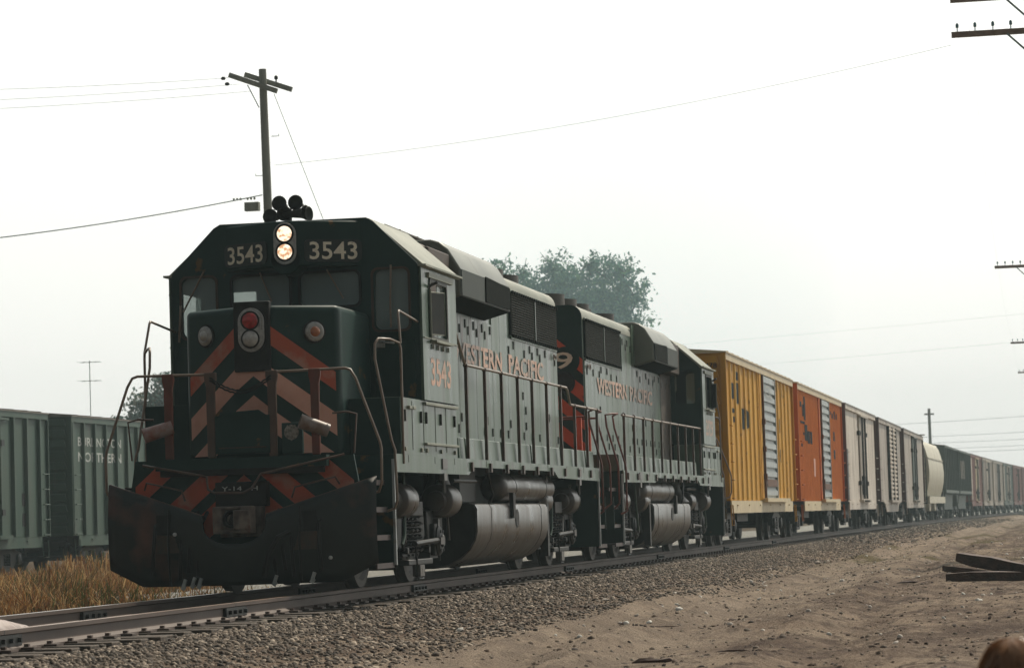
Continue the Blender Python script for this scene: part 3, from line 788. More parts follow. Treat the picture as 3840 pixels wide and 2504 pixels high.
    def fan(x, r, z0, z1):
        f_ = MB(); f_.lathe((x, 0, z0), (0, 0, 1), [(0, r), (z1-z0, r), (z1-z0, r-.03), (z1-z0-.06, r-.05), (z1-z0-.07, .1)], 28)
        for k in range(8):
            th = k*math.pi/4; f_.obox((x+.5*r*math.cos(th), .5*r*math.sin(th), z1-.05), (r*.9, .06, .012), (0, .0, th))
        f_.build('roof_fan', FANM, hood, ang=40)
    fan(9.45, .46, 4.50, 4.74); fan(12.6, .46, 4.45, 4.73); fan(14.0, .46, 4.45, 4.73); fan(15.35, .46, 4.45, 4.73)
    ex = MB(); ex.box(10.6, 11.1, -.2, .2, 4.45, 4.78); ex.build('exhaust_stack', BLACK, hood, bevel=.02)
    for s in (-1, 1):
        for k in range(9):
            xx_ = 5.1+k*.53+.1*math.sin(k*5); hh_ = .25+.3*abs(math.sin(k*2.3))
            q = MB(); q.prism([(xx_, 3.62), (xx_+.22, 3.62), (xx_+.16, 3.62-hh_*.7), (xx_+.09, 3.62-hh_), (xx_+.03, 3.62-hh_*.6)], 'y', s*.9185, s*.9205); q.build('rust_streak', STREAK, hood)
    # radiator grilles
    for s in (-1, 1):
        gr = MB(); gr.box(12.0, 16.12, min(s*.90, s*.935), max(s*.90, s*.935), 3.56, 4.20, 0)
        for k in range(17):
            z = 3.585+k*.0375
            gr.tube([(12.05, s*.945, z), (16.08, s*.945, z)], .006, 4, 1)
        nx_ = 30
        for k in range(nx_+1):
            x = 12.04+4.04*k/nx_
            gr.box(x-.004, x+.004, s*.941-.004, s*.941+.004, 3.57, 4.19, 1)
        for k in range(22):
            x = 12.1+3.95*k/21
            gr.box(x-.03, x+.03, s*.955-.02, s*.955+.02, 4.185, 4.235, 0); gr.box(x-.03, x+.03, s*.955-.02, s*.955+.02, 3.525, 3.575, 0)
        gr.box(14.02, 14.06, s*.95-.01, s*.95+.01, 3.56, 4.2, 2)
        gr.box(12.0, 16.12, s*.925-.012, s*.925+.012, 3.50, 3.545, 2); gr.box(12.0, 16.12, s*.925-.012, s*.925+.012, 4.215, 4.25, 2)
        gr.build('radiator_grille', [GRILLE, WIREM, SIDE], hood)
        lf = MB().lathe((15.95, s*.93, 3.40), (0, s, 0), [(0, .03), (.03, .03)], 8)
        lf.tube([(15.75+.05*math.cos(t/10*6.283), s*.95, 3.40+.05*math.sin(t/10*6.283)) for t in range(11)], .009, 5)
        lf.build('lifting_lug', RAILTAN, hood)
    # hood rear end: orange stripes, number, round sealed light, walk-through door
    re_ = MB(); re_.prism(prof(.905, 4.475), 'x', 16.25, 16.27)
    reo = re_.build('hood_end', GREEN, hood, ang=25)
    for c0, c1 in ((4.0, 4.26), (3.51, 3.79), (3.03, 3.27), (2.54, 2.80), (2.05, 2.33)):
        for s in (-1, 1):
            p = band((0, .90, 1.60, 3.9), c0, c1, .83)
            if len(p) > 2: MB().prism([(s*q[0], q[1]) for q in p], 'x', 16.271, 16.276).build('hood_end_stripe', REDOR, hood)
    nb = MB()
    for k in range(4):
        nb.lathe((16.272, -.60+.40*k, 3.50), (1, 0, 0), [(0, .25), (.008, .25)], 28)
    nb.build('number_patch', GREEN, hood)
    text('3529' if not lead else number, lambda u_, v_: (16.284, -.73+u_, 3.36+v_), 1.46, .29, NUMW, hood, 'rear_number', .01)
    for s in (-1, 1):
        MB().lathe((16.27, s*.56, 3.12), (1, 0, 0), [(0, .20), (.03, .20), (.05, .17), (.03, .13), (.05, .08), (.05, .02)], 24).build('rear_light', BLACK, hood, ang=50)
    # lettering
    for s in (-1, 1):
        if s < 0: f1 = lambda u_, v_: (7.55+u_, -.931, 2.965+v_); f2 = lambda u_, v_: (11.75+u_, -.931, 2.965+v_)
        else: f1 = lambda u_, v_: (14.9-u_, .931, 2.965+v_); f2 = lambda u_, v_: (10.85-u_, .931, 2.965+v_)
        text('WESTERN', f1, 3.65 if s < 0 else 3.7, .29, LETTER, hood, 'lettering', .026)
        text('PACIFIC', f2, 3.05 if s < 0 else 3.1, .29, LETTER, hood, 'lettering', .026)
        if s < 0: f3 = lambda u_, v_: (2.98+u_, -1.588, 2.42+v_)
        else: f3 = lambda u_, v_: (4.2-u_, 1.588, 2.42+v_)
        text(number if lead else '3529', f3, 1.2, .35, LETTER, cab, 'cab_number', .02)
    # ---------------- handrails
    def rail(pts, r, m, nm='handrail', par=T):
        return MB().tube(pts, r, 9).build(nm, m, par, ang=60)
    for s in (-1, 1):
        y = s*1.52
        hi = lead
        if hi:
            hr = rail([(4.66, y*1.02, 3.24), (4.80, y, 3.22), (5.40, y, 2.80), (5.50, y, 2.785), (13.40, y, 2.785), (13.50, y, 2.75), (13.68, y, 2.56), (13.78, y, 2.53), (16.55, y, 2.53)], .020, RAILTAN)
            ps = [(5.46, 2.78), (6.73, 2.78), (7.94, 2.78), (9.18, 2.78), (10.34, 2.78), (11.57, 2.78), (12.8, 2.78), (14.1, 2.53), (15.3, 2.53), (16.4, 2.53)]
        else:
            hr = rail([(4.83, y, 2.56), (16.0, y, 2.525)], .020, RAILTAN)
            ps = [(4.83+1.215*k, 2.54) for k in range(10)]
        for x, z in ps:
            p = MB(); p.prism([(x-.012, 1.40), (x+.035, 1.40), (x+.032, z-.22), (x+.016, z-.04), (x+.012, z), (x-.012, z)], 'y', y-.021, y+.021)
            p.box(x-.03, x+.06, s*1.57-.015, s*1.57+.015, 1.40, 1.52)
            p.lathe((x-.03, y, z), (1, 0, 0), [(0, .032), (.06, .032)], 8)
            p.build('stanchion', RAILING, T)
    for s in (-1, 1):
        # front corner and cab step rails
        rail([(.06, s*.36, 2.51), (.04, s*1.22, 2.52), (.04, s*1.28, 2.50), (.04, s*1.34, 2.40), (.03, s*1.60, 1.68), (.03, s*1.615, 1.60), (.03, s*1.61, 1.22), (.05, s*1.57, 1.12), (.1, s*1.45, 1.10)], .016, RAILTAN)
        rail([(1.42, s*1.56, 1.45), (1.42, s*1.56, 2.80), (1.40, s*1.55, 2.86), (1.25, s*1.47, 2.90), (1.05, s*1.38, 2.90), (.98, s*1.355, 2.84), (.96, s*1.355, 2.66), (.97, s*1.52, 1.72), (.97, s*1.56, 1.60), (.97, s*1.57, 1.02), (.97, s*1.54, .93), (.97, s*1.44, .90)], .016, RAILTAN)
        rail([(1.42, s*1.56, 2.86), (1.52, s*1.52, 3.22), (1.56, s*1.52, 3.25), (2.58, s*1.52, 3.18)], .015, RAILTAN)
        rail([(.03, s*1.30, 1.56), (.03, s*1.34, 2.0), (.05, s*1.22, 2.03), (.08, s*1.05, 2.02)], .012, RAILING, 'grab_iron')
        # rear corner
        for X, d in ((XR, 1),):
            rail([(X-.6, s*1.52, 2.53), (X-.15, s*1.50, 2.52), (X-.02, s*1.40, 2.50), (X+.0, s*1.42, 2.3), (X, s*1.58, 1.70), (X, s*1.6, 1.6), (X, s*1.6, .98), (X-.05, s*1.5, .9)], .018, RAILRED)
            rail([(X-.8, s*1.5, 2.55), (X-.85, s*1.4, 2.5), (X-.88, s*1.42, 2.3), (X-.88, s*1.58, 1.7), (X-.88, s*1.6, 1.6), (X-.88, s*1.6, .85), (X-.8, s*1.5, .8)], .018, RAILRED)
            rail([(X, s*1.25, 2.45), (X, s*.35, 2.45)], .018, RAILRED)
            for y in (.4, 1.1): MB().box(X-.03, X+.03, s*y-.04, s*y+.04, 1.56, 2.44).build('end_stanchion', REDOR, T)
        for y, mt in ((.86, RAILRED), (.36, RAILING)):
            p = MB(); p.prism([(s*y-.045, 1.56), (s*y+.045, 1.56), (s*y+.05, 2.36), (s*y+.07, 2.46), (s*y+.07, 2.53), (s*y-.07, 2.53), (s*y-.07, 2.46), (s*y-.05, 2.36)], 'x', .03, .08)
            p.build('end_stanchion', mt, T, bevel=.008)
    ch = MB()
    for dz in (0, .03):
        pts = [(.02, .36-.72*k/24, 2.47-dz-.16*math.sin(math.pi*k/24)+.008*(k % 2)) for k in range(25)]
        ch.tube(pts, .011, 5)
    ch.build('safety_chain', BLACK, T)
    # class canisters clamped on the outer posts
    for y, a_ in ((.97, .5), (-.86, -.35)):
        q = MB(); d_ = Vector((-.75, math.sin(a_), -.38*(1 if True else 0))).normalized()
        d_ = Vector((-.35, .9, -.28)) if y > 0 else Vector((-.35, .9, .35)); d_.normalize()
        q.lathe(Vector((.0, y, 1.88))-d_*.17+Vector((-.02, 0, 0)), d_, [(0, .075), (.34, .085), (.34, .07), (.30, .06)], 20)
        q.build('signal_canister', CANR if y > 0 else CANW, T, ang=50)
    ds = MB(); ds.box(.02, .10, -.33, .31, 1.60, 2.03); ds.prism([(-.33, 2.0), (.31, 2.0), (.2, 2.07), (-.2, 2.09)], 'x', .02, .06)
    ds.box(.0, .03, -.29, .27, 1.66, 1.675, 1)
    ds.build('drop_step', [GREEN, RUSTP], T, bevel=.01)
    eb = MB(); eb.box(.05, .12, -.70, -.46, 1.58, 1.93)
    ebo = eb.build('receptacle_box', GREEN, T, bevel=.01)
    md = MB(); md.lathe((.05, -.575, 1.82), (-1, 0, 0), [(0, .085), (.008, .085), (.012, .07)], 22)
    md.prism([(-.65, 1.82), (-.62, 1.905), (-.60, 1.87), (-.575, 1.91), (-.55, 1.87), (-.53, 1.905), (-.50, 1.82), (-.575, 1.72)], 'x', .035, .042)
    md.build('emblem', EMBL, ebo)
    # ---------------- under the frame
    ft = MB()
    half = [(-1.33, 1.0), (-1.42, .975), (-1.45, .92), (-1.45, .62), (-1.42, .50), (-1.34, .37), (-1.22, .26), (-1.05, .18), (-.85, .14)]
    ft.prism(half+[(-p[0], p[1]) for p in reversed(half)], 'x', 6.30, 11.75)
    fto = ft.build('fuel_tank', TANKM, T, ang=30)
    for X_ in (7.3, 11.2):
        MB().prism([(p_[0]*1.004, p_[1]*1.003-.001) for p_ in half]+[(-p_[0]*1.004, p_[1]*1.003-.001) for p_ in reversed(half)], 'x', X_-.008, X_+.008).build('weld_band', TANKM, fto)
    for s in (-1, 1):
        for X_ in (9.3, 11.8): MB().lathe((X_, s*1.24, 1.215), (1, 0, 0), [(0, .204), (.035, .204)], 28).build('tank_strap', TRUCK, T)
        q = MB(); q.lathe((9.2, s*1.44, .78), (0, s, 0), [(0, .13), (.02, .13), (.02, .10)], 18); q.box(8.7, 8.86, s*1.47-.03, s*1.47+.03, .78, 1.14)
        q.build('filler_cap', BLACK, fto)
    for X_ in (6.285, 11.765):
        MB().prism([(p_[0]*.985, p_[1]*.985+.01) for p_ in half]+[(-p_[0]*.985, p_[1]*.985+.01) for p_ in reversed(half)], 'x', X_-.012, X_+.012).build('tank_end', BLACK, fto)
    for s in (-1, 1):
        
        MB().lathe((8.5, s*1.24, 1.215), (1, 0, 0), [(0, .04), (.03, .13), (.10, .19), (.16, .2), (4.0, .2), (4.06, .19), (4.13, .13), (4.16, .04)], 28).build('air_reservoir', TANKM, T, ang=60)
        eq = MB(); eq.box(6.9, 8.0, min(s*.6, s*1.1), max(s*.6, s*1.1), 1.02, 1.44)
        MB().lathe((5.75, s*1.05, 1.40), (0, 0, -1), [(0, .13), (.10, .14), (.25, .20), (.36, .30), (.38, .31)], 20).build('blower_duct', TANKM, T)
        MB().box(11.95, 12.1, s*1.35-.06, s*1.35+.06, .2, 1.42).build('underframe_bracket', TRUCK, T)
        eq.tube([(5.0, s*1.4, 1.28), (6.5, s*1.4, 1.28)], .025, 6); eq.tube([(7.2, s*1.43, 1.42), (7.45, s*1.45, 1.1), (7.4, s*1.4, .98)], .02, 6)
        eq.box(5.95, 6.0, min(s*.5, s*1.0), max(s*.5, s*1.0), .25, 1.1)
        eq.build('underframe_equipment', TRUCK, T)
    loco_truck(T, 3.56, False)
    loco_truck(T, 14.0, True)
    return T
COUPM = mat('worn_coupler', (0.17, 0.135, 0.11), (0.05, 0.04, 0.033), 0.6, 7, c3=(0.10, 0.04, 0.02), s3=6, t3=0.58)
DARKSIDE = mat('dark_side_paint', (0.030, 0.042, 0.036), (0.045, 0.055, 0.048), .6, 1.5, spec=.25)  # darker colour for the plates on the blister sides
STREAK = mat('brown_streak', (0.085, 0.055, 0.045), (0.12, 0.13, 0.11), .4, 5, (3, 1, .5), spec=.6)
PLOW = mat('worn_plow_green', (0.004, 0.010, 0.009), (0.008, 0.012, 0.011), 0.55, 2.5, bump=0.12, bscale=9, c3=(0.11, 0.038, 0.022), s3=1.5, t3=0.54, soft=0.2)
RUSTP = mat('rust_brown_trim', (0.060, 0.032, 0.016), (0.035, 0.028, 0.02), 0.6, 7.0)
GLAD = mat('gladhand_metal', (0.42, 0.44, 0.40), (0.22, 0.23, 0.22), 0.5, 9)
STEPE = mat('pale_step_edge', (0.03, 0.02, 0.018), (0.05, 0.03, 0.027), 0.6, 9)
ROOF2 = mat('blister_paint', (0.12, 0.13, 0.108), (0.20, 0.21, 0.175), 0.42, 0.9, (1, 1, .6), c3=(0.07, 0.045, 0.03), s3=2.0, t3=0.64)
FANM = mat('fan_housing_brown', (0.040, 0.036, 0.030), (0.06, 0.053, 0.045), 0.6, 4)
GRILLE = mat('grille_dark', (0.006, 0.009, 0.008), (0.012, 0.015, 0.014), 0.95, 12, spec=0.05)
WIREM = mat('grille_wire', (0.05, 0.055, 0.05), rough=.8, spec=.2)
CANR = mat('canister_rust', (0.22, 0.06, 0.03), (0.30, 0.22, 0.2), 0.5, 9)
CANW = mat('canister_grey', (0.26, 0.23, 0.21), (0.16, 0.09, 0.06), 0.5, 7)
EMBL = mat('pale_emblem', (0.34, 0.32, 0.27), (0.1, 0.1, 0.09), 0.6, 40)
locomotive((0, 0, 0), 0, '3543', 'dark green diesel locomotive numbered 3543 leading the train, headlights lit and plow in front', True)
locomotive((35.25, 0, 0), math.pi, '3529', 'second green diesel locomotive running backwards, coupled behind number 3543', False)

# ------------------------------------------------------------------ freight cars
def car_truck(parent, cx, z=0):
    t = MB()
    for s in (-1, 1):
        t.prism([(cx-1.15, .62), (cx-1.15, .40), (cx-.72, .40), (cx-.45, .22), (cx+.45, .22), (cx+.72, .40), (cx+1.15, .40), (cx+1.15, .62), (cx+.5, .78), (cx-.5, .78)], 'y', s*1.0, s*1.13, 0,
                [[(cx-.26, .30), (cx+.26, .30), (cx+.26, .62), (cx-.26, .62)]])
        for k in (-.13, .13):
            t.tube([(cx+k+.07*math.cos(q), s*1.06+.07*math.sin(q), .30+q*.0115) for q in range(28)], .018, 4)
        for k in (-.88, .88): t.lathe((cx+k, s*1.06, .46), (0, s, 0), [(0, .15), (.12, .15), (.14, .1)], 14)
    t.box(cx-.18, cx+.18, -1.05, 1.05, .48, .74)
    tr = t.build('truck', TRUCK, parent)
    for k in (-.88, .88):
        w_ = MB()
        for s in (-1, 1): wheel_mb(cx+k, s*.7775, .42, w_)
        w_.tube([(cx+k, -.7, .42), (cx+k, .7, .42)], .08, 10)
        w_.build('wheelset', WHEEL, tr)
def ladder(b, x0, x1, y, zs, m=0, r=.012):
    for z in zs: b.tube([(x0, y*.97, z), (x0, y, z), (x1, y, z), (x1, y*.97, z)], r, 5, m)
def boxcar(loc, rz, name, label, cat, L=16.9, z0=1.05, eave=4.45, half=1.48, body=YELLOW, endm=None, roofm=None, fascia=None, pitch=.95, ribd=.06, ribw=.10,
           door=(7.3, 10.5), doorm=SILVER, style='horiz', sill=None, postm=None, sillm=None, sx=(.6, 16.0), fish=False, group=None):
    T = empty(name, loc, rz); tag(T, label, cat, group)
    endm = endm or body; roofm = roofm or body; fascia = fascia or body; sillm = sillm or body
    b = MB()
    b.box(0.03, L-.03, -half+.07, half-.07, z0, eave, 0)
    # end corrugations
    for X, d in ((0, -1), (L, 1)):
        n = 11
        for k in range(n):
            z = z0+.18+(eave-z0-.35)*k/(n-1)
            b.prism([(z_, x_) for z_, x_ in ()] or [(-half+.16, z-.10), (half-.16, z-.10), (half-.22, z+.10), (-half+.22, z+.10)], 'x', X+(.03 if d < 0 else -.03), X+d*.05, 1)
        b.box(min(X, X-d*.06), max(X, X-d*.06), -half, -half+.14, z0, eave, 1); b.box(min(X, X-d*.06), max(X, X-d*.06), half-.14, half, z0, eave, 1)
    bo = b.build('body', [body, endm], T, bevel=.012 if pitch else 0)
    for s in (-1, 1):
        r = MB()
        if pitch:
            x = .12
            while x < L-.1:
                if not (door[0]-.1 < x < door[1]+.1):
                    r.prism([(x-ribw/2, s*(half-.071)), (x-ribw/2*.6, s*(half-.071+ribd)), (x+ribw/2*.6, s*(half-.071+ribd)), (x+ribw/2, s*(half-.071))], 'z', z0+.02, eave-.16)
                x += pitch
            for xa, xb in ((.04, door[0]-.02), (door[1]+.02, L-.04)): pass
            r.box(.04, L-.04, min(s*(half-.0715), s*(half-.069)), max(s*(half-.0715), s*(half-.069)), z0+.01, eave-.16)
            r.m = [0]*len(r.m); r.m[-6:] = [1]*6
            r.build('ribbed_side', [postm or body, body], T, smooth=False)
        fz = MB(); fz.box(.02, L-.02, min(s*(half-.075), s*half), max(s*(half-.075), s*half), eave-.16, eave)
        fz.build('top_chord', fascia, T)
        d0, d1 = door
        dr = MB(); ys = half-.05
        def DB(x0, x1, za, zb, t, m=0): dr.box(x0, x1, min(s*(half-.06), s*(half-.06+t)), max(s*(half-.06), s*(half-.06+t)), za, zb, m)
        if style == 'horiz':
            DB(d0, d1, z0+.05, eave-.18, .03)
            n = 13
            for k in range(n):
                z = z0+.14+(eave-z0-.5)*k/(n-1)
                DB(d0+.1, d1-.1, z, z+.13, .085)
                DB(d0+.1, d1-.1, z+.13, z+.17, .05)
            DB(d0, d0+.08, z0+.05, eave-.18, .10, 1); DB(d1-.08, d1, z0+.05, eave-.18, .10)
            DB(d0-.5, d0, z0+.02, eave-.16, .045, 2)
            for z in (1.6, 2.3, 3.0): DB(d0-.12, d0+.05, z, z+.14, .13, 1)
            DB(d0+.3, d1-.3, 1.42, 1.60, .10, 1)
        elif style == 'plug':
            DB(d0, d1, z0+.05, eave-.15, .05)
            for x in (d0+.55, d0+1.0, d1-1.0, d1-.55):
                dr.tube([(x, s*(half+.05), z0+.1), (x, s*(half+.05), eave-.25)], .022, 6, 1)
            for x in (d0-.5, d1+.5, d0+.1):
                for z in (z0+.6, eave-.95): DB(x-.12, x+.12, z, z+.16, .10, 1)
            DB(d0-.2, d1+.9, eave-.26, eave-.20, .14); DB(d0, d1, z0-.02, z0+.05, .16)
            DB(d0+.45, d1-.45, 1.3, 2.0, .09, 1)
        elif style == 'grid':
            DB(d0, d1, z0+.05, eave-.15, .04)
            for k in range(17):
                z = z0+.2+(eave-z0-.5)*k/16
                DB(d0+.15, (d0+d1)/2-.15, z, z+.09, .09); DB((d0+d1)/2+.15, d1-.15, z, z+.09, .09)
            for x in (d0, (d0+d1)/2, d1): DB(x-.06, x+.06, z0+.05, eave-.15, .11, 1)
        dr.build('door', [doorm, RUSTY if style == 'horiz' else TRUCK, body], T)
        tk = MB(); tk.box(d0-.4, d1+2.6 if style == 'horiz' else d1+1.0, min(s*(half-.07), s*(half+.10)), max(s*(half-.07), s*(half+.10)), z0-.03, z0+.07)
        tk.build('door_track', fascia, T)
        sl = MB()
        if fish:
            sl.prism([(sx[0], z0), (sx[1], z0), (sx[1]-1.2, z0-.12), (sx[1]-2.0, .62), (sx[0]+2.0, .62), (sx[0]+1.2, z0-.12)], 'y', s*(half-.07), s*(half-.04))
        else:
            sl.box(sx[0], sx[1], min(s*(half-.07), s*(half-.04)), max(s*(half-.07), s*(half-.04)), sill or .76, z0)
        for x in np.linspace(sx[0]+1.2, sx[1]-1.2, 6): sl.box(x-.08, x+.08, s*(half-.03)-.02, s*(half-.03)+.02, .93, .96)
        sl.build('side_sill', sillm, T)
        ld = MB()
        for xa, xb in ((.18, .62), (L-.62, L-.18)):
            ladder(ld, xa, xb, s*(half+.06), [z0+.05+.42*k for k in range(5)], 0, .014)
            ld.tube([(xa, s*(half-.02), .95), (xa, s*(half), .48), (xb, s*(half), .48), (xb, s*(half-.02), .95)], .016, 5)
        ld.build('ladder', body, T)
    rf = MB()
    rf.prism([(-half-.02, eave), (-half-.02, eave+.03), (-.05, eave+.17), (.05, eave+.17), (half+.02, eave+.03), (half+.02, eave)], 'x', -.02, L+.02)
    for x in np.arange(.6, L, 1.1): rf.prism([(-half, eave+.03), (-half, eave+.06), (0, eave+.20), (half, eave+.06), (half, eave+.03), (0, eave+.17)], 'x', x-.03, x+.03)
    rf.build('roof', roofm, T)
    u = MB(); u.box(-.55, L+.55, -.2, .2, .62, .95); u.box(.3, L-.3, -half+.3, half-.3, .9, z0)
    u.box(-.75, -.45, -.14, .14, .68, .98); u.box(L+.45, L+.75, -.14, .14, .68, .98)
    u.box(6.5, 9.0, -.9, .2, .55, .9); u.lathe((10, .5, .75), (1, 0, 0), [(0, .15), (1.2, .15)], 12)
    u.build('underframe', TRUCK, T)
    car_truck(T, 2.6); car_truck(T, L-2.6)
    return T
def place(x): return (x, trk(x), 0), trk_a(x+8)
def rect_patch(T, pts, m, y=-1.475, nm='lettering'):
    b = MB()
    for p in pts:
        if len(p) == 4 and not isinstance(p[0], tuple): x0, x1, z0, z1 = p; b.box(x0, x1, y-.004, y+.004, z0, z1)
        else: b.prism(p, 'y', y-.004, y+.004)
    return b.build(nm, m, T)
G = 'freight cars of the train'
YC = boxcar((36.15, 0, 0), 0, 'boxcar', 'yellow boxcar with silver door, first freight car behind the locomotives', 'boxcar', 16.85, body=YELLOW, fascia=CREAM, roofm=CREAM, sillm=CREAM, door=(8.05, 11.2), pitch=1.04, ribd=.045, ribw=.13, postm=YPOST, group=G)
hd = [(3.95+.0, 2.75), (4.6, 2.75), (5.0, 2.85), (5.15, 2.97), (5.15, 3.05), (5.0, 3.12), (4.6, 3.17), (3.95, 3.17)]
O = 0.9
# broken black letters seen between the posts
rect_patch(YC, [(1.3, 2.05, 3.45, 3.82), (2.3, 3.05, 3.92, 4.12), (2.3, 3.05, 2.98+.38, 3.86), (1.3, 2.05, 3.12, 3.22), (1.75, 2.05, 2.9, 3.03)], NAVY, -1.4165)
rect_patch(YC, [(3.65, 4.35, 2.78, 3.28), [(4.55, 2.80), (5.25, 2.85), (5.45, 3.0), (5.4, 3.15), (5.2, 3.24), (4.55, 3.28)]], NAVY, -1.4165)
rect_patch(YC, [[(11.6, 3.85), (12.1, 3.80), (12.2, 3.95), (12.0, 4.05), (12.15, 4.12), (11.7, 4.15)], (12.5, 12.8, 4.0, 4.18), [(13.6, 3.85), (14.0, 3.80), (14.2, 3.95), (14.1, 4.1), (13.7, 4.1)],
                [(14.5, 3.9), (14.9, 3.95), (14.8, 4.08)], (12.6, 13.2, 2.9, 3.27), (12.6, 13.2, 2.1, 2.45)], NAVY, -1.4165)
text('478', lambda u_, v_: (-.06, -1.0-u_, 4.10+v_), .28, .12, NAVY, YC, 'number', .01)
text('CL', lambda u_, v_: (8.5+u_, -1.525, 3.72+v_), 1.7, .30, BNWHITE, YC, 'chalk_mark', .0)
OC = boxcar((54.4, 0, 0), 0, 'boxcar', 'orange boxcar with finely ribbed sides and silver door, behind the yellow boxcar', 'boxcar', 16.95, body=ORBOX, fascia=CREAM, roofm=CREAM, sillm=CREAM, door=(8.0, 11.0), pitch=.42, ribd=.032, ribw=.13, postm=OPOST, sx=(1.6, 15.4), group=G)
rect_patch(OC, [(1.0, 1.55, 3.82, 3.97), (1.8, 2.2, 3.55, 3.9), (2.3, 2.8, 3.45, 4.15), (1.0, 2.5, 3.33, 3.40), (2.4, 3.3, 2.85, 3.32), (3.4, 4.1, 2.78, 3.15), (4.3, 4.9, 2.78, 3.15), (1.9, 2.2, 3.0, 3.08), (1.1, 1.5, 2.65, 2.74),
                (11.3, 11.8, 3.85, 4.1), (12.2, 12.5, 3.9, 4.0), (12.8, 13.3, 3.78, 3.95), (13.8, 14.2, 3.78, 4.05), (14.7, 15.0, 3.8, 3.98), (13.2, 13.8, 3.05, 3.35), (13.2, 13.8, 2.45, 2.75)], NAVY, -1.4455)
rect_patch(OC, [(5.2, 5.7, 1.8, 2.35)], TAN, -1.4455)
RA = boxcar((72.9, 0, 0), 0, 'refrigerator_car', 'dirty white insulated boxcar with plug door and oxide red end, behind the orange boxcar', 'refrigerator car', 16.3, body=WHITEC, endm=MAROON, roofm=GREYROOF, pitch=0, door=(6.9, 9.9), doorm=GREYC, style='plug', sx=(1.2, 15.6), group=G)
rect_patch(RA, [(.1, .9, 1.1, 4.25)], MAROON, -1.413, 'red_corner'); rect_patch(RA, [(.9, 1.5, 1.1, 2.9)], TRUCK, -1.42, 'ladder_panel')
RB = boxcar((91.1, 0, 0), 0, 'refrigerator_car', 'grimy grey insulated boxcar with ladder-like gridded door, second of the three pale cars', 'refrigerator car', 16.3, body=GREYC, endm=MAROON, roofm=GREYROOF, pitch=0, door=(6.4, 11.6), doorm=WHITEC, style='grid', sx=(2.2, 14.4), fish=True, group=G)
rect_patch(RB, [(.1, 1.3, 1.1, 4.25)], MAROON, -1.413, 'red_corner')
RC = boxcar((109.6, 0, 0), 0, 'refrigerator_car', 'grimy grey plug door boxcar just before the cream hopper', 'refrigerator car', 18.4, body=GREYC, endm=MAROON, roofm=GREYROOF, pitch=0, door=(7.6, 10.8), doorm=DKHOP, style='plug', sx=(1.4, 17.4), group=G)
rect_patch(RC, [(.1, .8, 1.1, 4.25)], TRUCK, -1.413, 'dark_corner'); rect_patch(RC, [(.8, 1.6, 1.1, 2.6)], TRUCK, -1.42, 'ladder_panel')
# cream covered hopper with bulging sides
loc, rz = place(130.3)
H = empty('covered_hopper', loc, rz); tag(H, 'cream covered hopper car with bulging curved sides and roof hatches', 'hopper car', G)
L = 17.8
pr = []
for k in range(13):
    t = k/12; z = 1.35+t*2.95; pr.append((1.22+.30*math.sin(math.pi*min(1, max(0, (t*1.0)))), z))
pr = [(1.30, 1.35), (1.42, 1.7), (1.52, 2.2), (1.56, 2.7), (1.52, 3.2), (1.42, 3.7), (1.30, 4.1), (1.15, 4.35), (.7, 4.52)]
b = MB(); b.prism([(-p[0], p[1]) for p in pr]+[(p[0], p[1]) for p in reversed(pr)], 'x', .9, L-.9)
for x in (3.2, 8.9, 14.6):
    b.prism([(x-2.2, 1.4), (x+2.2, 1.4), (x+.5, .55), (x-.5, .55)], 'y', -1.1, 1.1)
b.build('body', CREAMT, H, ang=40)
b = MB()
for s in (-1, 1):
    b.box(.3, L-.3, s*1.5-.05, s*1.5+.05, .98, 1.35); b.box(.9, L-.9, s*1.50-.02, s*1.50+.02, 3.4, 3.46)
b.build('side_sill', CREAMT, H)
b = MB(); b.box(.2, L-.2, -.35, .35, 4.68, 4.72)
for x in np.arange(1, L, 2): b.box(x-.03, x+.03, -.3, .3, 4.5, 4.7)
for x in np.arange(1.5, L-1, 1.6): b.lathe((x, .6, 4.4), (0, 0, 1), [(0, .32), (.22, .32)], 14)
b.bar((-.1, -.6, 4.72), (.9, -1.25, 4.3), .06, .05); b.box(-.3, .9, -1.4, 1.4, 4.62, 4.66)
b.build('running_board', GREYROOF, H)
b = MB()
for X in (.15, L-.15):
    for s in (-1, 1):
        b.tube([(X, s*1.4, 1.0), (X, s*1.4, 3.4), (X+(.8 if X < 5 else -.8), s*1.2, 4.4)], .03, 5)
    for k in range(8): b.tube([(X, -1.4, 1.2+.38*k), (X, -1.0, 1.2+.38*k)], .015, 5)
b.box(-.5, L+.5, -.2, .2, .65, .98); b.box(0, 1.4, -1.4, 1.4, .95, 1.02); b.box(L-1.4, L, -1.4, 1.4, .95, 1.02)
b.build('end_frame', TRUCK, H)
car_truck(H, 1.9); car_truck(H, L-1.9)
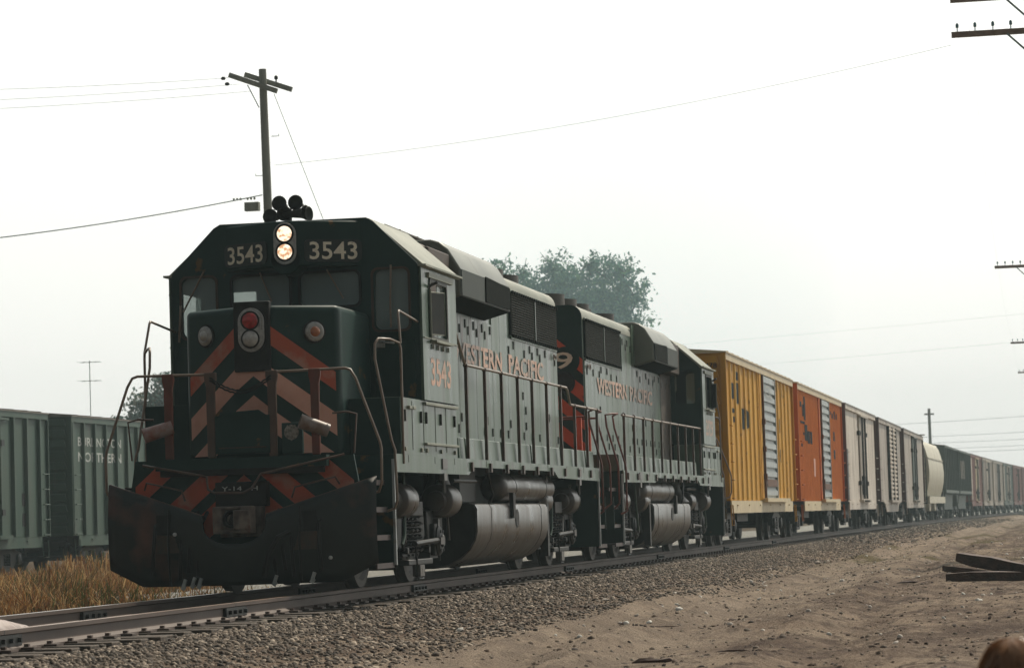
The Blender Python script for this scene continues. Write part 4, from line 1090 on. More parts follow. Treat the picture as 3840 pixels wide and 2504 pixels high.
def hopper(x, label, patch):
    loc, rz = place(x); T = empty('hopper_car', loc, rz); tag(T, label, 'hopper car', G); L = 16.2
    b = MB(); b.box(0, L, -1.44, 1.44, 1.75, 4.42); b.prism([(1.4, 1.75), (L-1.4, 1.75), (L-3.5, .6), (3.5, .6)], 'y', -1.2, 1.2)
    b.build('body', DKHOP, T)
    b = MB()
    for s in (-1, 1):
        for k in range(9):
            xx = .1+k*(L-.2)/8; b.box(xx-.05, xx+.05, s*1.47-.05, s*1.47+.05, 1.5, 4.4)
        b.box(0, L, s*1.47-.06, s*1.47+.06, 4.34, 4.46); b.box(0, L, s*1.47-.06, s*1.47+.06, 1.6, 1.78)
        b.bar((.2, s*1.35, 1.0), (2.2, s*1.35, 1.75), .06, .08); b.bar((L-.2, s*1.35, 1.0), (L-2.2, s*1.35, 1.75), .06, .08)
    b.build('side_post', DKHOP, T)
    MB().prism([(-1.5, 4.44), (-.3, 4.62), (.3, 4.62), (1.5, 4.44)], 'x', 0, L).build('roof', GREYROOF, T)
    if patch: rect_patch(T, [(3.5, 8.0, 2.6, 3.8)], GREYC, -1.455, 'repainted_patch')
    b = MB(); b.box(-.6, L+.6, -.25, .25, .62, 1.0); b.build('underframe', TRUCK, T)
    car_truck(T, 1.8); car_truck(T, L-1.8)
hopper(150.0, 'dark grey-green hopper car directly behind the cream hopper', False)
hopper(167.5, 'second dark hopper car, with a paler patch on its side', True)
x = 185.0
specs = [('oxide red and cream boxcar far down the train, behind the dark hoppers', OXIDE, CREAM, GREYROOF), ('pale boxcar with dark door far down the train', GREYC, WHITEC, GREYROOF), ('grey boxcar with brown posts far down the train', GREYC, TRUCK, GREYROOF),
         ('grey-green boxcar with flat roof far down the train', DKHOP, GREYC, GREYROOF), ('oxide red boxcar near the right edge, far down the train', OXIDE, OXIDE, OXIDE), ('last brown boxcar before the right edge of the view', OXIDE, GREYC, OXIDE), ('distant boxcar at the tail of the visible train', GREYC, GREYC, GREYROOF)]
for i, (lb, bd, dm, rm) in enumerate(specs[:6]):
    loc, rz = place(x)
    c_ = boxcar(loc, rz, 'boxcar', lb, 'boxcar', 16.6, body=bd, roofm=rm, doorm=dm, pitch=2.05, ribw=.5, ribd=.05, fascia=bd, style='plug', door=(6.8, 10.0), group=G)
    if i < 4:
        for k in range(3): rect_patch(c_, [(1.0+k*5.0, 2.3+k*5.0, 1.2, 4.2)], WHITEC if i != 1 else TRUCK, -1.436, 'pale_panel')
    x += 17.7

# green boxcars on the siding to the left
SY = 20.28
def siding(x, label, **kw): return boxcar((x, SY, -.34), 0, 'boxcar', label, 'boxcar', 16.6, body=BNGREEN, roofm=GREYROOF, fascia=BNGREEN, doorm=BNGREEN, group='green boxcars parked on the siding', **kw)
SB = siding(49.5, 'green boxcar on the siding with white BURLINGTON NORTHERN lettering', pitch=1.02, ribd=.085, ribw=.14, door=(8.6, 11.5), style='horiz')
text('BURLINGTON', lambda u_, v_: (.75+u_, -1.417, 3.62+v_), 4.0, .26, BNWHITE, SB, 'lettering', .012)
text('NORTHERN', lambda u_, v_: (.75+u_, -1.417, 3.17+v_), 4.0, .28, BNWHITE, SB, 'lettering', .012)
SA = siding(30.95, 'green boxcar on the siding at the left edge, nearest to the camera', pitch=1.05, ribd=.09, ribw=.16, door=(9.2, 12.3), style='plug')
rect_patch(SA, [(12.2, 12.65, 2.2, 4.0)], CREAM, -1.42, 'pale_door_post'); rect_patch(SA, [(14.5, 15.1, 1.9, 2.25), (14.5, 15.1, 1.35, 1.7)], TRUCK, -1.4165, 'stencil_panel')
siding(67.5, 'green boxcar on the siding, hidden behind the leading locomotive', pitch=1.02, ribd=.085, ribw=.14, door=(7, 10), style='plug')

# ------------------------------------------------------------------ track
def railprof(mirror=1):
    return [(-.036, 0), (.036, 0), (.036, -.035), (.010, -.048), (.009, -.125), (.070, -.150), (.070, -.165), (-.070, -.165), (-.070, -.150), (-.009, -.125), (-.010, -.048), (-.036, -.035)]
TR = empty('railway_track', (0, 0, 0)); tag(TR, 'main line railway track under the train, on dark wooden ties', 'railway track')
xs = list(np.arange(-40, 110, 11.9))+list(np.arange(110, 420, 10))
for s in (-1, 1):
    b = MB(); P = railprof(); n = len(P); vs = []
    for x in xs:
        ang_ = trk_a(x); y0 = trk(x)+s*.754
        for p in P: vs.append((x, y0+p[0], p[1]))
    fs = []; ms = []
    for i in range(len(xs)-1):
        for k in range(n):
            k2 = (k+1) % n; fs.append((i*n+k, i*n+k2, (i+1)*n+k2, (i+1)*n+k)); ms.append(1 if k in (0,) else 0)
    b.v = vs; b.f = fs; b.m = ms
    ro = b.build('rail', [RAILS, (RAILTOP if s > 0 else RAILNEAR)], TR, smooth=False)
    for jx in (-10.0, -3.2, 5.6, 17.5, 29.0, 41.0, 53.0):
        j = MB()
        for side in (-1, 1):
            yy = s*.754+side*.028
            j.box(jx-.38, jx+.38, yy-.018, yy+.018, -.135, -.045)
            for q in range(4): j.lathe((jx-.28+q*.19, yy, -.09), (0, side, 0), [(0, .022), (.05, .022)], 6)
        j.box(jx-.006, jx+.006, s*.754-.037, s*.754+.037, -.04, .0005)
        j.build('joint_bar', TRUCK, ro)
rr = random.Random(3)
tm = MB().box(-.115, .115, -1.3, 1.3, -.345, -.168)
t0 = tm.build('tie', TIE, TR, bevel=.012)
k = 0
plv = MB()
for i, x in enumerate(np.arange(-16, 140, .53)):
    xx = x+rr.uniform(-.05, .05)
    for s in (-1, 1):
        plv.box(xx-.09, xx+.09, s*.754-.18, s*.754+.18, -.168, -.150)
        for q in (-1, 1): plv.box(xx-.02, xx+.02, s*.754+q*.09-.02, s*.754+q*.09+.02, -.15, -.125)
    if i < 95:
        o = t0 if i == 0 else t0.copy()
        if i: COL.objects.link(o)
        o.parent = TR; o.location = (xx, rr.uniform(-.06, .06), rr.uniform(-.012, .004)); o.rotation_euler = (0, 0, rr.uniform(-.02, .02))
    else:
        if i == 95: far = MB()
        far.box(xx-.115, xx+.115, trk(xx)-1.3, trk(xx)+1.3, -.345, -.17)
tag(far.build('far_ties', TIE, TR), kind='stuff')
tag(plv.build('tie_plates', RAILS, TR), kind='stuff')
ST = empty('siding_track', (0, SY, -.42)); tag(ST, 'siding track in the grass under the green boxcars', 'railway track')
for s in (-1, 1): MB().prism([(s*.754+p[0], p[1]) for p in railprof()], 'x', 10, 160).build('rail', RAILS, ST)
tb = MB()
for x in np.arange(10, 160, .55): tb.box(x-.11, x+.11, -1.3, 1.3, -.345, -.168)
tag(tb.build('ties', TIE, ST), kind='stuff')

# ------------------------------------------------------------------ ground
rng = np.random.default_rng(5)
def vnoise(x, y, s, seed):
    r = np.random.default_rng(seed); G_ = r.random((64, 64))
    fx = x/s; fy = y/s; ix = np.floor(fx).astype(int); iy = np.floor(fy).astype(int); tx = fx-ix; ty = fy-iy
    tx = tx*tx*(3-2*tx); ty = ty*ty*(3-2*ty)
    g_ = lambda a_, b_: G_[a_ % 64, b_ % 64]
    return (g_(ix, iy)*(1-tx)+g_(ix+1, iy)*tx)*(1-ty)+(g_(ix, iy+1)*(1-tx)+g_(ix+1, iy+1)*tx)*ty-.5
def gz(x, y):
    x = np.asarray(x, float); y = np.asarray(y, float)
    yt = np.where(x > TX, y+1.0e-4*(np.minimum(x, 400)-TX)**2, y)
    z = np.full(np.broadcast(x, y).shape, -.36)
    # ballast bed
    z = np.where((yt > -1.5) & (yt < 1.5), -.215, z)
    z = np.where((yt <= -1.5), np.maximum(-.36, -.215-(-1.5-yt)*.085), z)
    z = np.where((yt >= 1.5), np.maximum(-.50, -.215-(yt-1.5)*.25), z)
    rough = np.clip((np.abs(yt)-2.2)/1.5, 0, 1)
    z = z+rough*(vnoise(x*.6, y, 6.0, 1)*.12+vnoise(x*.5, y, 1.6, 2)*.10+vnoise(x*.6, y, .55, 3)*.06+vnoise(x, y, .3, 4)*.03)
    for yc, wd in ((-5.3, .28), (-6.9, .28), (-4.35, .2)):
        yw = yc+.35*np.sin(x*.045)+.02*(x-10)*.5
        z = z-.07*np.exp(-((y-yw)/wd)**2)*rough+.035*np.exp(-((y-yw-wd*1.7)/(wd*.7))**2)*rough
    # gentle rise on the right, drop towards the photographer
    z = z+np.clip((-yt-4.5)/6, 0, 1)*np.clip((x+5)/25, 0, 1)*.10
    z = z-np.clip((-16-x)/12, 0, 1)*np.clip((-y-3)/3, 0, 1)*.75
    z = np.where(np.abs(y-SY) < 1.6, -.62, z)
    return z
gx = np.unique(np.concatenate([np.linspace(-3000, -60, 12), np.linspace(-60, -20, 40), np.linspace(-20, 45, 420), np.linspace(45, 150, 240), np.linspace(150, 450, 100), np.linspace(450, 4000, 20)]))
gy = np.unique(np.concatenate([np.linspace(-3000, -80, 12), np.linspace(-80, -14, 40), np.linspace(-14, -1, 170), np.linspace(-1, 4, 30), np.linspace(4, 40, 80), np.linspace(40, 200, 25), np.linspace(200, 3500, 14)]))
X, Y = np.meshgrid(gx, gy, indexing='ij')
V = np.stack([X.ravel(), Y.ravel(), gz(X, Y).ravel()], 1)
ni, nj = len(gx), len(gy)
I, J = np.meshgrid(np.arange(ni-1), np.arange(nj-1), indexing='ij'); q = (I*nj+J).ravel()
Fc = np.stack([q, q+nj, q+nj+1, q+1], 1)
gm = bpy.data.materials.new('dirt_and_ballast'); gm.use_nodes = True
n = gm.node_tree; p = n.nodes['Principled BSDF']; Lk = n.links.new
p.inputs['Roughness'].default_value = .95; p.inputs['Specular IOR Level'].default_value = .15
ge = n.nodes.new('ShaderNodeNewGeometry'); sp = n.nodes.new('ShaderNodeSeparateXYZ'); Lk(ge.outputs['Position'], sp.inputs[0])
def NZ(sc, st=(1, 1, 1), dt=8.0, ro=.6):
    mp = n.nodes.new('ShaderNodeMapping'); mp.inputs['Scale'].default_value = st; nz = n.nodes.new('ShaderNodeTexNoise')
    nz.inputs['Scale'].default_value = sc; nz.inputs['Detail'].default_value = dt; nz.inputs['Roughness'].default_value = ro
    Lk(ge.outputs['Position'], mp.inputs[0]); Lk(mp.outputs[0], nz.inputs['Vector']); return nz.outputs['Fac']
def RAMP(f, stops):
    r = n.nodes.new('ShaderNodeValToRGB'); cr = r.color_ramp
    while len(cr.elements) < len(stops): cr.elements.new(.5)
    for el, (ps, c_) in zip(cr.elements, stops): el.position = ps; el.color = tuple(c_)+(1,)
    Lk(f, r.inputs[0]); return r.outputs[0]
def MIX(f, a_, b_):
    m_ = n.nodes.new('ShaderNodeMix'); m_.data_type = 'RGBA'
    for v, i_ in ((f, 0), (a_, 6), (b_, 7)):
        if isinstance(v, (int, float)): m_.inputs[i_].default_value = v
        elif isinstance(v, tuple): m_.inputs[i_].default_value = v+(1,)
        else: Lk(v, m_.inputs[i_])
    return m_.outputs[2]
def MR(v, a_, b_, c_=0, d_=1):
    m_ = n.nodes.new('ShaderNodeMapRange'); m_.interpolation_type = 'SMOOTHSTEP'
    Lk(v, m_.inputs[0]); m_.inputs[1].default_value = a_; m_.inputs[2].default_value = b_; m_.inputs[3].default_value = c_; m_.inputs[4].default_value = d_; return m_.outputs[0]
def MATH(op, a_, b_):
    m_ = n.nodes.new('ShaderNodeMath'); m_.operation = op
    for v, i_ in ((a_, 0), (b_, 1)):
        if isinstance(v, (int, float)): m_.inputs[i_].default_value = v
        else: Lk(v, m_.inputs[i_])
    return m_.outputs[0]
dirt = RAMP(NZ(.5, (.45, 1.0, 1), 5), [(.34, (.095, .062, .043)), (.5, (.185, .132, .095)), (.64, (.31, .24, .175))])
dirt = MIX(MR(NZ(2.6, (.38, 1, 1), 5, .65), .47, .62, 0, .8), dirt, (.075, .046, .033))
dirt = MIX(MR(NZ(3.4, (.30, 1, 1), 5, .65), .50, .64, 0, .75), dirt, (.31, .235, .17))
dirt = MIX(MR(NZ(8.0, (.35, 1, 1), 4), .54, .66, 0, .7), dirt, (.06, .038, .028))
dirt = MIX(MR(NZ(26.0, (.5, 1, 1)), .62, .70, 0, .8), dirt, (.30, .25, .20))
balc = RAMP(NZ(14.0, (1, 1, 1), 6, .8), [(.3, (.04, .03, .022)), (.5, (.12, .095, .07)), (.7, (.27, .22, .16))])
yy = MATH('ADD', sp.outputs['Y'], MATH('MULTIPLY', MATH('SUBTRACT', NZ(.7), .5), 1.9))
fb = MR(yy, -2.5, -1.5)
rut = MATH('MULTIPLY', MATH('MULTIPLY', MR(yy, -6.6, -5.6), MR(yy, -3.0, -4.2)), NZ(1.1, (.3, .8, 1)))
dirt = MIX(MATH('MULTIPLY', rut, .75), dirt, (.40, .325, .25))
colr = MIX(fb, dirt, balc)
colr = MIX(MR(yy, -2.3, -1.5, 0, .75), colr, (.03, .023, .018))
leftg = RAMP(NZ(1.2), [(.3, (.05, .032, .015)), (.7, (.12, .07, .03))])
colr = MIX(MR(yy, 1.6, 2.6), colr, leftg)
# pale gravel road on the far side of the train
road = MATH('MULTIPLY', MR(sp.outputs['X'], 13, 18), MATH('MULTIPLY', MR(yy, 1.6, 2.6), MR(yy, 14.5, 13.0)))
colr = MIX(road, colr, (.34, .33, .30))
grs = MATH('MULTIPLY', MR(NZ(.35, (.4, 1.2, 1)), .52, .62), MR(sp.outputs['X'], 22, 34))
colr = MIX(MATH('MULTIPLY', grs, MR(yy, -3.2, -4.2)), colr, (.10, .075, .025))
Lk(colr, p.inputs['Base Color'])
bp = n.nodes.new('ShaderNodeBump'); bp.inputs['Strength'].default_value = 1.0; bp.inputs['Distance'].default_value = .12
Lk(MATH('ADD', NZ(7.0), MATH('MULTIPLY', NZ(28.0), .5)), bp.inputs['Height']); Lk(bp.outputs[0], p.inputs['Normal'])
go = bigmesh('ground', V, Fc, gm, smooth=True); tag(go, kind='structure')

# ballast stones
def stones(name, n_, xr, yr, size, cols, seed, power=1.0, sink=.3, ypow=1.0):
    r = np.random.default_rng(seed)
    base = np.array([(1, 0, -.6), (.3, .95, -.6), (-.8, .6, -.6), (-.8, -.6, -.6), (.3, -.95, -.6), (.85, .3, .35), (.0, .9, .35), (-.85, .25, .35), (-.5, -.8, .35), (.5, -.7, .35), (.1, .1, .8)])
    f = []
    for k in range(5):
        k2 = (k+1) % 5; f += [(k, k2, 5+k), (k2, 5+k2, 5+k), (5+k, 5+k2, 10)]
    f = np.array(f)
    x = xr[0]+(xr[1]-xr[0])*r.random(n_)**power; y = yr[1]+(yr[0]-yr[1])*r.random(n_)**ypow
    sc = size*(.55+.9*r.random(n_)**2)
    ax = sc[:, None]*np.stack([r.uniform(.7, 1.4, n_), r.uniform(.6, 1.1, n_), r.uniform(.45, .9, n_)], 1)
    th = r.random(n_)*6.283; c_, s_ = np.cos(th), np.sin(th)
    P = base[None]*(1+r.uniform(-.22, .22, (n_, 11, 3)))*ax[:, None, :]
    tl = r.uniform(-.5, .5, n_)
    Pz = P[:, :, 2]+P[:, :, 0]*np.sin(tl)[:, None]; Px = P[:, :, 0]*np.cos(tl)[:, None]
    Xn = Px*c_[:, None]-P[:, :, 1]*s_[:, None]; Yn = Px*s_[:, None]+P[:, :, 1]*c_[:, None]
    z = gz(x, y+0)+ax[:, 2]*(.6-sink)
    yo = y+np.where(x > TX, -1.0e-4*(x-TX)**2, 0)
    z = gz(x, yo)+ax[:, 2]*(.6-sink)
    V = np.stack([Xn+x[:, None], Yn+yo[:, None], Pz+z[:, None]], 2).reshape(-1, 3)
    F_ = (f[None]+(np.arange(n_)*11)[:, None, None]).reshape(-1, 3)
    cols = np.array(cols); cc = cols[r.integers(0, len(cols), n_)]*r.uniform(.6, 1.3, (n_, 1))
    return bigmesh(name, V, F_, STONE, np.repeat(cc, 11, 0))
STONE = vcol_mat('stone', .85, .35)
SC = [(.15, .116, .088), (.09, .068, .050), (.20, .158, .120), (.05, .038, .030), (.34, .28, .22), (.12, .092, .070), (.07, .052, .040)]
tag(stones('ballast_stones', 40000, (-15, 62), (-4.0, -1.28), .024, SC, 11, 1.2, .35, 2.0), 'grey-brown ballast stones heaped beside the near rail', 'ballast', kind='stuff')
tag(stones('ballast_stones', 7000, (-15, 8), (-1.3, 1.6), .036, [(.10, .08, .065), (.14, .115, .09), (.07, .055, .045)], 12, 1.0), 'dark ballast stones between the rails of the main line', 'ballast', kind='stuff')
tag(stones('ballast_stones', 4500, (62, 200), (-4.2, -1.3), .050, SC, 13, 1.3, .3, 1.4), 'distant ballast stones beside the far cars', 'ballast', kind='stuff')
tag(stones('gravel', 5200, (-15, 75), (-12, -3.1), .017, [(.14, .11, .085), (.09, .06, .045), (.25, .21, .165), (.05, .035, .028)], 14, 1.2), 'loose gravel scattered over the bare dirt', 'gravel', kind='stuff')
tag(stones('clods', 2600, (-15, 70), (-12, -3.0), .032, [(.13, .088, .062), (.09, .06, .042), (.19, .14, .10), (.05, .034, .026)], 16, 1.3, .75), 'dark clods and lumps of trampled dirt', 'dirt clods', kind='stuff')
tag(stones('gravel', 260, (-14, 60), (-11, -3.0), .035, [(.6, .58, .54), (.5, .45, .4)], 15, 1.2), 'scattered pale pebbles and litter on the dirt', 'gravel', kind='stuff')

# ------------------------------------------------------------------ dry grass
def grass(name, n_, xr, yr, h, cols, seed, wd=.010, lean=.35, dens=None):
    r = np.random.default_rng(seed)
    x = r.uniform(*xr, n_); y = r.uniform(*yr, n_)
    cl = vnoise(x, y, 1.6, seed+50)+vnoise(x, y, .5, seed+51)*.6
    keep = (r.random(n_) < np.clip(.6+cl*1.6, .08, 1)) & ~((x > 13+cl*5) & (y < 9.5))
    x, y, cl = x[keep], y[keep], cl[keep]; n_ = len(x)
    hh = h*r.uniform(.3, 1.15, n_)*(1+cl*1.3)*np.where(y < 4.5, .55+.1*(y-2), 1)
    th = r.random(n_)*6.283; dx = np.cos(th); dy = np.sin(th); la = r.uniform(0, lean, n_)*hh; lt = r.random(n_)*6.283
    w_ = wd*r.uniform(.6, 1.5, n_)
    z = gz(x, y)-.02
    base = np.stack([x, y, z], 1)
    d = np.stack([dx, dy, np.zeros(n_)], 1)*w_[:, None]
    mid = base+np.stack([np.cos(lt)*la*.35, np.sin(lt)*la*.35, hh*.55], 1)
    tip = base+np.stack([np.cos(lt)*la, np.sin(lt)*la, hh], 1)
    V = np.stack([base-d, base+d, mid+d*.8, mid-d*.8, tip+d*.5, tip-d*.5], 1).reshape(-1, 3)
    o = (np.arange(n_)*6)[:, None]
    F_ = np.concatenate([o+np.array([0, 1, 2, 3]), o+np.array([3, 2, 4, 5])])
    cols = np.array(cols); k = np.clip(((cl+.6)/1.2*len(cols)+r.normal(0, 1.0, n_)).astype(int), 0, len(cols)-1)
    cc = cols[k]*r.uniform(.7, 1.25, (n_, 1))
    tagged = np.repeat(cc, 6, 0); tagged = tagged.reshape(-1, 6, 3); tagged[:, 4:] *= 1.35
    return bigmesh(name, V, F_, GRASSM, tagged.reshape(-1, 3))
GRASSM = vcol_mat('dry_grass', .8, .2, transl=.35)
GC = [(.04, .055, .016), (.07, .062, .02), (.11, .052, .018), (.17, .075, .022), (.21, .10, .032), (.27, .145, .05), (.40, .27, .13), (.13, .052, .02), (.06, .065, .022)]
tag(grass('dry_grass', 150000, (-14, 40), (2.0, 17.5), .40, GC, 21, .008, .9), 'tall rusty brown dry grass between the main track and the siding', 'grass', kind='stuff')
tag(grass('dry_grass', 20000, (40, 62), (3.0, 18.6), .5, GC, 22, .02), 'dry grass at the foot of the green boxcars', 'grass', kind='stuff')
tag(grass('weeds', 3500, (22, 70), (-9, -3.6), .07, [(.10, .08, .03), (.13, .09, .04), (.06, .07, .025)], 23, .012, .8), 'thin dry weeds on the dirt at right', 'weeds', kind='stuff')

# ------------------------------------------------------------------ trees
LEAF = vcol_mat('leaves', .7, .3, transl=.3)
BARK = mat('bark', (.06, .05, .04), (.09, .075, .06), .9, 5)
def tree(name, base, height, blobs, nleaf, leaf, cols, label, seed, trunk_r=.35):
    T = empty(name, base); tag(T, label, 'tree', 'trees beyond the railway')
    r = np.random.default_rng(seed); b = MB(); rr_ = random.Random(seed)
    fork = Vector((0, 0, height*.35))
    b.tube([(0, 0, -1), (.1, .05, height*.18), tuple(fork)], trunk_r, 10, r1=trunk_r*.65)
    for (cx, cy, cz, rx, rz_) in blobs:
        c_ = Vector((cx, cy, cz)); m_ = (fork+c_)/2+Vector((rr_.uniform(-.4, .4), rr_.uniform(-.4, .4), rr_.uniform(-.2, .6)))
        b.tube([tuple(fork), tuple(m_), tuple(c_)], trunk_r*.4, 7, r1=.05)
        for k in range(5):
            e_ = c_+Vector((rr_.uniform(-1, 1)*rx, rr_.uniform(-1, 1)*rx, rr_.uniform(-.6, 1)*rz_))
            b.tube([tuple(c_), tuple((c_+e_)/2+Vector((0, 0, .15))), tuple(e_)], .05, 5, r1=.015)
    b.build('trunk', BARK, T)
    pts = []; wts = np.array([bb[3]**2*bb[4] for bb in blobs]); wts = wts/wts.sum()
    for (cx, cy, cz, rx, rz_), wt in zip(blobs, wts):
        # leaf clumps on twigs inside each bough
        nc = max(6, int(wt*nleaf/26))
        u = r.normal(0, 1, (nc, 3)); u /= np.linalg.norm(u, axis=1)[:, None]; rad_ = r.random(nc)**.45
        cc = np.array([cx, cy, cz])+u*rad_[:, None]*np.array([rx, rx, rz_])
        cs = r.uniform(.14, .36, nc)*min(1.25, rx/1.5+.35)
        for c_, s_ in zip(cc, cs): pts.append(c_+r.normal(0, 1, (26, 3))*s_*np.array([1, 1, .7]))
    P = np.concatenate(pts); m_ = len(P)
    a_ = r.normal(0, 1, (m_, 3)); a_ /= np.linalg.norm(a_, axis=1)[:, None]; c2 = r.normal(0, 1, (m_, 3)); b_ = np.cross(a_, c2); b_ /= np.linalg.norm(b_, axis=1)[:, None]
    s_ = leaf*r.uniform(.6, 1.4, (m_, 1))
    V = np.stack([P-a_*s_, P+b_*s_*.45, P+a_*s_, P-b_*s_*.45], 1).reshape(-1, 3)
    F_ = np.arange(m_*4).reshape(-1, 4)
    cols = np.array(cols); cc = cols[r.integers(0, len(cols), m_)]*r.uniform(.7, 1.3, (m_, 1))
    o = bigmesh('crown', V, F_, LEAF, np.repeat(cc, 4, 0)); o.parent = T
    return T
TC = [(.08, .19, .15), (.11, .24, .17), (.06, .15, .13), (.15, .28, .15)]
# big tree behind the second locomotive: crown spans y 17..28 at x 165
bl_ = [(-1.2, 0, 15.2, 2.7, 2.9), (1.9, .5, 14.8, 2.6, 2.8), (-3.0, .3, 14.6, 2.3, 2.4), (3.6, 0, 14.9, 2.0, 2.3), (0, 0, 12.2, 3.2, 2.6), (-3.0, .5, 12.2, 2.5, 2.2), (4.6, .3, 16.7, 1.1, 1.9), (2.9, -.3, 17.1, .7, 1.7), (.9, .2, 17.5, 1.1, 1.6), (-1.8, 0, 18.0, .8, 1.2),
       (-3.9, 0, 17.3, 1.2, 1.4), (-4.7, .2, 15.4, 1.0, 1.6), (-4.3, .3, 13.1, .9, .8), (-4.3, 0, 11.0, 1.1, .6), (0, 0, 17.2, 1.0, 1.2), (5.3, 0, 15.0, .9, 2.0), (-2.7, 0, 16.9, 1.0, 1.0)]
bl_ = [(0+dy_*.35, y_, z_, rx_, rz_) for (y_, dy_, z_, rx_, rz_) in bl_]
bl_ = [(a_, b_, c_, d_*1.12, e_*1.08) for (a_, b_, c_, d_, e_) in bl_]
tree('broad_tree', (165, 23.4, -.4), 19, bl_, 42000, .145, TC, 'large leafy tree rising behind the second locomotive', 4, .5)
bl2 = [(0, 0, 9.0, 2.0, 1.9), (.3, -2.2, 9.4, 2.0, 1.9), (0, 1.9, 7.6, 1.7, 1.5), (.2, -.6, 10.9, 1.4, .8), (-.2, -2.4, 11.0, 1.3, .7), (0, 2.9, 6.6, 1.4, 1.3), (0, .5, 6.8, 2.4, 1.4), (0, -2.9, 7.0, 2.0, 1.6), (0, 1.0, 5.0, 3.0, 1.2), (0, -4.2, 8.6, 1.3, 1.2)]
tree('broad_tree', (160, 50.3, -.4), 11, bl2, 16000, .17, [(.08, .15, .12), (.11, .18, .14), (.14, .14, .10)], 'smaller round tree seen left of the leading cab above the green boxcars', 9, .35)

# ------------------------------------------------------------------ poles, aerial and wires
def wire(name, p0, p1, sag, r, label, n_=28):
    p0 = Vector(p0); p1 = Vector(p1)
    pts = [p0.lerp(p1, k/n_)-Vector((0, 0, sag*4*(k/n_)*(1-k/n_))) for k in range(n_+1)]
    o = MB().tube(pts, r, 5).build(name, WIRE, None); tag(o, label, 'wire', 'overhead wires'); return o
P1 = empty('utility_pole', (42, 10.82, -.4)); tag(P1, 'tall wooden utility pole with double crossarm behind the leading cab', 'utility pole', 'utility poles')
pb = MB(); pts = [(0, -.10+.0+(.28)*(z/12.9)*.6, z) for z in np.linspace(0, 12.95, 16)]
pb.tube(pts, .155, 12, r1=.10)
pb.build('pole', WOOD, P1)
cb = MB(); cb.bar((-.13, 1.05, 12.90), (-.13, -.62, 12.42), .09, .12); cb.bar((.13, .55, 12.92), (.13, -.20, 12.74), .09, .12)
MB().bar((-.14, .92, 12.83), (-.14, -.34, 12.34), .10, .13).build('crossarm', WOOD, P1)
MB().bar((.14, .58, 12.86), (.14, -.66, 12.40), .10, .13).build('crossarm', WOOD, P1)
br = MB(); br.tube([(-.1, .45, 12.55), (-.1, .16, 11.95)], .014, 5); br.build('arm_brace', WIRE, P1)
st = MB()
for z, s in ((10.2, 1), (8.0, 1), (11.2, -1), (9.3, -1)): st.tube([(0, s*.12, z), (0, s*.32, z), (0, s*.32, z+.05)], .011, 5)
st.build('pole_step', WIRE, P1)
ins = MB(); ins.lathe((.14, -.25, 12.62), (0, 0, 1), [(0, .02), (.06, .02), (.08, .05), (.14, .05), (.17, .02)], 10)
for y, z in ((1.02, 12.75), (.92, 12.6)): ins.lathe((-.14, y, z), (0, 1, 0), [(0, .02), (.03, .045), (.09, .045), (.12, .02)], 8)
ins.build('insulator', BLACK, P1)
tb_ = MB(); tb_.box(-.1, .1, .25, .62, 9.30, 9.52)
for k in range(6): tb_.lathe((0, .35+.09*k+(.1 if k > 2 else 0), 9.62), (0, 1, 0), [(0, .035), (.04, .035)], 6)
tb_.build('terminal_box', WOOD, P1)
zz = -.4
wire('cable', (42, 10.98, 9.30), (36, 21.3, 7.72), .22, .014, 'thick cable running left from the tall pole, level with its terminal box')
wire('power_wire', (42, 11.8, 12.38), (37, 22.5, 11.95), .12, .0045, 'uppermost thin wire left of the tall pole')
wire('power_wire', (42, 11.5, 12.2), (37, 22.5, 11.6), .12, .0045, 'middle thin wire left of the tall pole')
wire('power_wire', (42, 11.2, 12.0), (37, 22.5, 11.35), .12, .0045, 'lowest of the thin wires left of the tall pole')
wire('guy_wire', (42, 10.6, 11.9), (47, 9.3, 5.5), .0, .008, 'guy wire slanting down from the pole top behind the horns')
wire('long_wire', (42, 10.65, 10.05), (29, -7.16, 10.16), .28, .0042, 'long wire crossing the sky from the tall pole to the near crossarm at upper right')
def line_pole(x, y, ztop, arms, label, half=1.5, pins=10):
    T = empty('telegraph_pole', (x, y, -.35)); tag(T, label, 'telegraph pole', 'telegraph poles on the right of the train')
    h = ztop+.35+.4
    MB().tube([(0, 0, -.3), (0, 0, h)], .17, 12, r1=.11).build('pole', WOOD, T)
    for z in arms:
        zz = z+.35
        MB().box(-.15, -.055, -half, half, zz-.06, zz+.055).build('crossarm', ARMW, T)
        i_ = MB()
        for k in range(pins):
            yy = -half+.12+(2*half-.24)*k/(pins-1)
            i_.lathe((-.1, yy, zz+.055), (0, 0, 1), [(0, .012), (.08, .012), (.085, .033), (.15, .033), (.18, .012)], 8)
        i_.build('insulators', INSUL, T)
        b_ = MB()
        for s in (-1, 1): b_.bar((-.17, s*.62, zz-.05), (-.12, 0, zz-.65), .012, .04)
        b_.build('arm_brace', WIRE, T)
PP = [(29.0, -8.90, 10.35, 0), (92.0, -7.9, 10.45, 1), (154.0, -7.26, 10.6, 2), (200.0, -6.85, 10.75, 3), (262, -6.9, 10.75, 4)]
LB = ['nearest telegraph pole, its two crossarms reaching in at the upper right corner', 'second telegraph pole, its crossarm at the right edge high above the cars', 'third telegraph pole, crossarm at the right edge halfway up', 'fourth telegraph pole, lowest crossarm at the right edge', 'far telegraph pole beyond the others on the right']
for (x, y, z, i), lb in zip(PP, LB):
    line_pole(x, y, z+.55, [z, z+.72] if i == 0 else [z], lb, 1.74 if i == 0 else 1.5)
